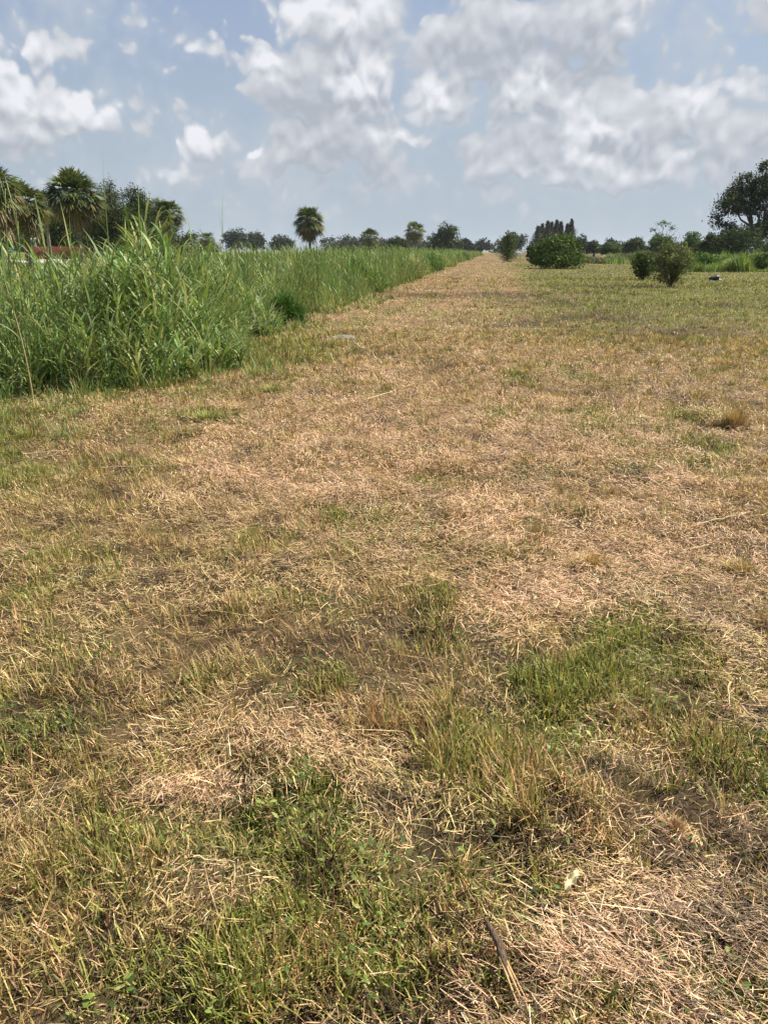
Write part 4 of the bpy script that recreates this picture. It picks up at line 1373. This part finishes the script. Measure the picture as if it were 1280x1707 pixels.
for q in range(16):
    rock(random.uniform(-12, 122), random.uniform(92, 104), random.uniform(1.0, 2.6), random.uniform(.35, .8), 'pale rock lying in the low rubble row before the red fence', 'rubble row before the red fence')
for q in range(3):
    rock(random.uniform(205, 246), random.uniform(98, 104), random.uniform(.8, 1.6), random.uniform(.5, .8), 'pale rock at the foot of the left conifers', 'rocks under the left conifers')


def white_tank(px, D, w, h, z0, label, name='white_tank', cat='tank'):
    x, y = at(px, D)
    root = empty(name, (x, y, 0), label, cat)
    B = Blades()
    v, f = boxv(-w / 2, w / 2, -w * .3, w * .3, z0, z0 + h)
    B.raw(v, f, (.8, .8, .8)); o = B.build('body', M_white, root)
    bv = o.modifiers.new('round', 'BEVEL'); bv.width = min(w, h) * .12; bv.segments = 2
    for sx in (-w * .38, w * .38):
        B = Blades()
        v, f = boxv(sx - .06, sx + .06, -.06, .06, -.1, z0 + .01)
        B.raw(v, f, (.1, .1, .1))
        B.build('leg', M_bark, root)


white_tank(519.5, 175, .75, .75, 1.15, 'small white box on legs beside the trunk of the lone shaggy palm', 'white_box', 'box')
white_tank(492, 118, .6, .28, .1, 'low white trough in the pasture left of the lone shaggy palm', 'water_trough', 'trough')
white_tank(503, 120, .7, .28, .05, 'second low pale trough at the foot of the lone shaggy palm', 'water_trough', 'trough')


white_tank(864, 200, 1.5, .8, .5, 'white box glimpsed beyond the light green tree at the path end', 'white_box', 'box')


# discarded black pot with a pale rim and sheet, lying on the mown field
def discarded_pot():
    x, y = ground(1189, 468)
    root = empty('discarded_pot', (x, y, float(gz(x, y))), 'black plastic pot lying on its side on the mown grass right of the twiggy bushes', 'pot')
    B = Blades()
    xs = np.array([-.27, -.26, -.22, -.05, .12, .2])
    v, f = tube(np.stack([xs, xs * 0, np.array([.09, .09, .1, .125, .145, .15])], 1), [.02, .09, .10, .125, .145, .15], 16)
    B.raw(v, f, (.02,) * 3); B.build('pot_wall', M_black, root)
    B = Blades()
    v, f = tube([(.2, 0, .155), (.215, 0, .155), (.235, 0, .155)], [.157, .162, .155], 16)
    B.raw(v, f, (.5,) * 3); B.build('rim', M_pale, root)
    B = Blades()
    u, w = np.meshgrid(np.linspace(0, 1, 12), np.linspace(-1, 1, 8), indexing='ij')
    vv = np.stack([.24 + .34 * u, w * .10 * (1 - u * .7) - .02, .10 * (1 - u) ** 1.3 * (1 - .6 * w ** 2) + .02 + .015 * np.sin(u * 14 + w * 5)], -1).reshape(-1, 3)
    ff = np.array([[i * 8 + j, (i + 1) * 8 + j, (i + 1) * 8 + j + 1, i * 8 + j + 1] for i in range(11) for j in range(7)])
    B.raw(vv, ff, (.5,) * 3)
    o = B.build('torn_sheet', M_pale, root); s = o.modifiers.new('t', 'SOLIDIFY'); s.thickness = .006
    B = Blades()
    v, f = tube(limb_path((-.32, -.2, .03), (.3, -.17, .03), 6, .02), .018, 6)
    B.raw(v, f, (.5,) * 3); B.build('loose_strip', M_pale, root)


discarded_pot()


# ------------------------------------------------------------------ single things on the ground
def ground_tuft(label, px, py, wid, h, cols, n=500, lean=.5, name='grass_tuft', azb=None):
    x, y = ground(px, py)
    d = y * CP + HCAM * SP
    r = wid * d / FPX / 2
    B = Blades()
    ox, oy = rng.normal(0, .45, n) * r, rng.normal(0, .3, n) * r
    q = np.hypot(ox, oy) / r
    B.add(np.stack([ox, oy, gz(x + ox, y + oy) - float(gz(x, y)) - .01], 1), np.arctan2(oy, ox) + rng.normal(0, .7, n) if azb is None else azb + rng.normal(0, .5, n),
          h * (.5 + .6 * rng.random(n)), np.maximum(np.full(n, .003), .55 * d / 739), q * lean + .12 * rng.random(n), rng.normal(.5, .35, n), pick(cols, n, .2), 4)
    o = B.build(name, M_straw)
    o.location = (x, y, float(gz(x, y)))
    tag(o, label, 'grass tuft')
    # dark upturned turf under it
    return o


GOLD = [(.55, .38, .14), (.62, .46, .2), (.42, .27, .10), (.5, .36, .15)]
ground_tuft('golden dry grass clump torn up on the right half, largest of its kind', 988, 938, 70, .10, GOLD, 900, .7)
ground_tuft('small golden dry tuft near the right edge, above the other right-edge one', 1195, 852, 50, .07, GOLD, 500, .7)
ground_tuft('golden olive tuft at the right edge below the small golden one', 1232, 948, 55, .09, [(.45, .36, .12), (.34, .30, .09), (.5, .36, .15)], 500, .7)
ground_tuft('orange-brown matted root clump on the dark soil at lower right', 1120, 1385, 75, .035, [(.45, .27, .11), (.38, .22, .09), (.52, .34, .16)], 900, 1.6)
ground_tuft('upright pale dry tuft with fine seed stalks on the right of the field', 1222, 708, 45, .22, P_DRY, 500, .25)
ground_tuft('compact rounded green tuft by the border of the tall grass', 350, 705, 48, .12, P_GREEN, 600, .5)
ground_tuft('flat green tuft right of the compact rounded one, nearer the stubble', 460, 655, 46, .10, P_GREEN, 500, .5)
ground_tuft('wispy bent dry tuft close left of the golden clump', 890, 905, 46, .12, P_DRY, 450, .4, azb=.3)


def stick(name, label, cat, p0, p1, rad, mat, sides=6, wob=.02, z=.02, forks=0, grp=None):
    x0, y0 = ground(*p0); x1, y1 = ground(*p1)
    a = np.array([0, 0, z]); b_ = np.array([x1 - x0, y1 - y0, z + float(gz(x1, y1) - gz(x0, y0))])
    pth = limb_path(a, b_, 9, wob * .6)
    pth[:, 2] = np.linspace(a[2], b_[2], 9) + np.abs(rng.normal(0, .004, 9))
    B = Blades()
    v, f = tube(pth, np.linspace(rad, rad * .45, 9), sides)
    B.raw(v, f, (.5,) * 3)
    for q in range(forks):
        s = pth[3 + q * 2 % 5]
        L = np.linalg.norm(b_ - a) * random.uniform(.2, .35)
        dr = (b_ - a) / np.linalg.norm(b_ - a)
        sd = np.array([-dr[1], dr[0], .1]) * random.choice([-1, 1])
        v, f = tube(limb_path(s, s + (dr * .8 + sd * .5) * L, 5, .03), np.linspace(rad * .6, rad * .25, 5), sides)
        B.raw(v, f, (.5,) * 3)
    o = B.build(name, mat)
    o.location = (x0, y0, float(gz(x0, y0)))
    tag(o, label, cat, grp)


stick('dead_branch', 'pale forked dead branch lying on the straw in mid field', 'branch', (612, 670), (692, 642), .0085, M_straw2, forks=2, z=.04)
stick('straw_stem', 'straight pale straw stem lying on the stubble left of centre', 'straw stem', (172, 784), (262, 787), .005, M_straw2, z=.05)
stick('straw_stem', 'pale straw stem on the stubble near the left edge below the tall grass', 'straw stem', (40, 762), (108, 757), .005, M_straw2, z=.05)
stick('straw_stem', 'short thick straw stem right of the field centre', 'straw stem', (795, 836), (828, 833), .008, M_straw2, z=.04)
stick('straw_stem', 'long straw stem lying toward the right edge by the golden tuft', 'straw stem', (1160, 876), (1240, 868), .008, M_straw2, z=.04)
stick('straw_stem', 'straw stem lying in the litter left of the small green patch at right', 'straw stem', (1148, 918), (1180, 912), .008, M_straw2, z=.04)
stick('straw_stem', 'white straw stem pointing at the viewer in the green weeds at right', 'straw stem', (1209, 1146), (1212, 1195), .004, M_straw2, z=.05)
stick('straw_stem', 'thin pale straw stem lying across the green grass at lower left', 'straw stem', (330, 1490), (396, 1495), .003, M_straw2, z=.10)
stick('twig', 'dark bare twig stuck beside the pale forked branch', 'twig', (690, 662), (694, 640), .006, M_bark, z=.03)
stick('twig', 'long dark twig lying in the straw right of the golden clump', 'twig', (1062, 965), (1110, 1020), .005, M_bark, z=.03)


def split_bark():
    x, y = ground(806, 1556)
    root = empty('split_stick', (x, y, float(gz(x, y)) + .055), 'split piece of dead wood with pale torn end lying at the bottom of the view', 'stick')
    xe, ye = ground(866, 1690)
    d = np.array([xe - x, ye - y, -.015])
    n = np.array([-d[1], d[0], 0]); n /= np.linalg.norm(n)
    B = Blades()
    t = np.linspace(0, .66, 9)
    pth = np.outer(t, d) + np.outer(np.sin(t * 5) * .007 + rng.normal(0, .0012, 9), n) + np.array([0, 0, .01])
    v, f = tube(pth, [.003, .006, .008, .0085, .010, .0095, .0105, .008, .005], 9)
    B.raw(v, f, (.2,) * 3); B.build('bark', M_wood, root)
    for s, e, w in ((-.005, -.010, .0035), (.001, .003, .0045), (.006, .013, .003)):
        B = Blades()
        t = np.linspace(.5, random.uniform(.95, 1.08), 6)
        pth = np.outer(t, d) + np.outer(np.linspace(s, e, 6), n) + np.array([0, 0, .012])
        v, f = tube(pth, np.linspace(w, w * .5, 6), 5)
        B.raw(v, f, (.5,) * 3); B.build('splinter', M_woodpale, root)


split_bark()


def dead_leaf():
    x, y = ground(958, 1516)
    u, w = np.meshgrid(np.linspace(0, 1, 12), np.linspace(-1, 1, 6), indexing='ij')
    prof = .010 * np.sin(np.clip(u * .93 + .07, 0, 1) * math.pi) ** .7
    vv = np.stack([u * .075, w * prof * (1 + .35 * np.sin(u * 17)) + .01 * np.sin(u * 3), .012 * w ** 2 + .012 * np.sin(u * 3) + .005 * np.sin(u * 11)], -1).reshape(-1, 3)
    ff = np.array([[i * 6 + j, (i + 1) * 6 + j, (i + 1) * 6 + j + 1, i * 6 + j + 1] for i in range(11) for j in range(5)])
    B = Blades(); B.raw(vv, ff, (.62, .54, .30))
    o = B.build('dead_leaf', M_straw)
    o.location = (x - .03, y, float(gz(x, y)) + .06); o.rotation_euler = (.25, -.2, .7)
    s = o.modifiers.new('t', 'SOLIDIFY'); s.thickness = .0006
    tag(o, 'curled pale yellow dead leaf on the straw at lower right', 'leaf')


dead_leaf()
rock(572, 21, .5, .12, 'low grey sandy mound on the stubble by the border of the tall grass', None, M_mound, 'sand_mound')
bpy.data.objects['sand_mound'].location = (*ground(573, 566), float(gz(*ground(573, 566))) - .02)

# ------------------------------------------------------------------ haze
v, f = boxv(-3200, 3200, -3200, 3200, -2, 40)
me = mesh_from('haze', v, f, None, False)
hm = bpy.data.materials.new('haze')
hm.use_nodes = True
hm.node_tree.nodes.clear()
b = NB(hm.node_tree)
pvn = b.new('ShaderNodeVolumePrincipled')
pvn.inputs['Color'].default_value = (.80, .86, .95, 1)
pvn.inputs['Density'].default_value = .00009
pvn.inputs['Anisotropy'].default_value = .2
out = b.new('ShaderNodeOutputMaterial')
hm.node_tree.links.new(pvn.outputs[0], out.inputs['Volume'])
ho = link('haze', me, hm)
ho['kind'] = 'stuff'
ho['label'] = 'thin pale humid air over the whole field'
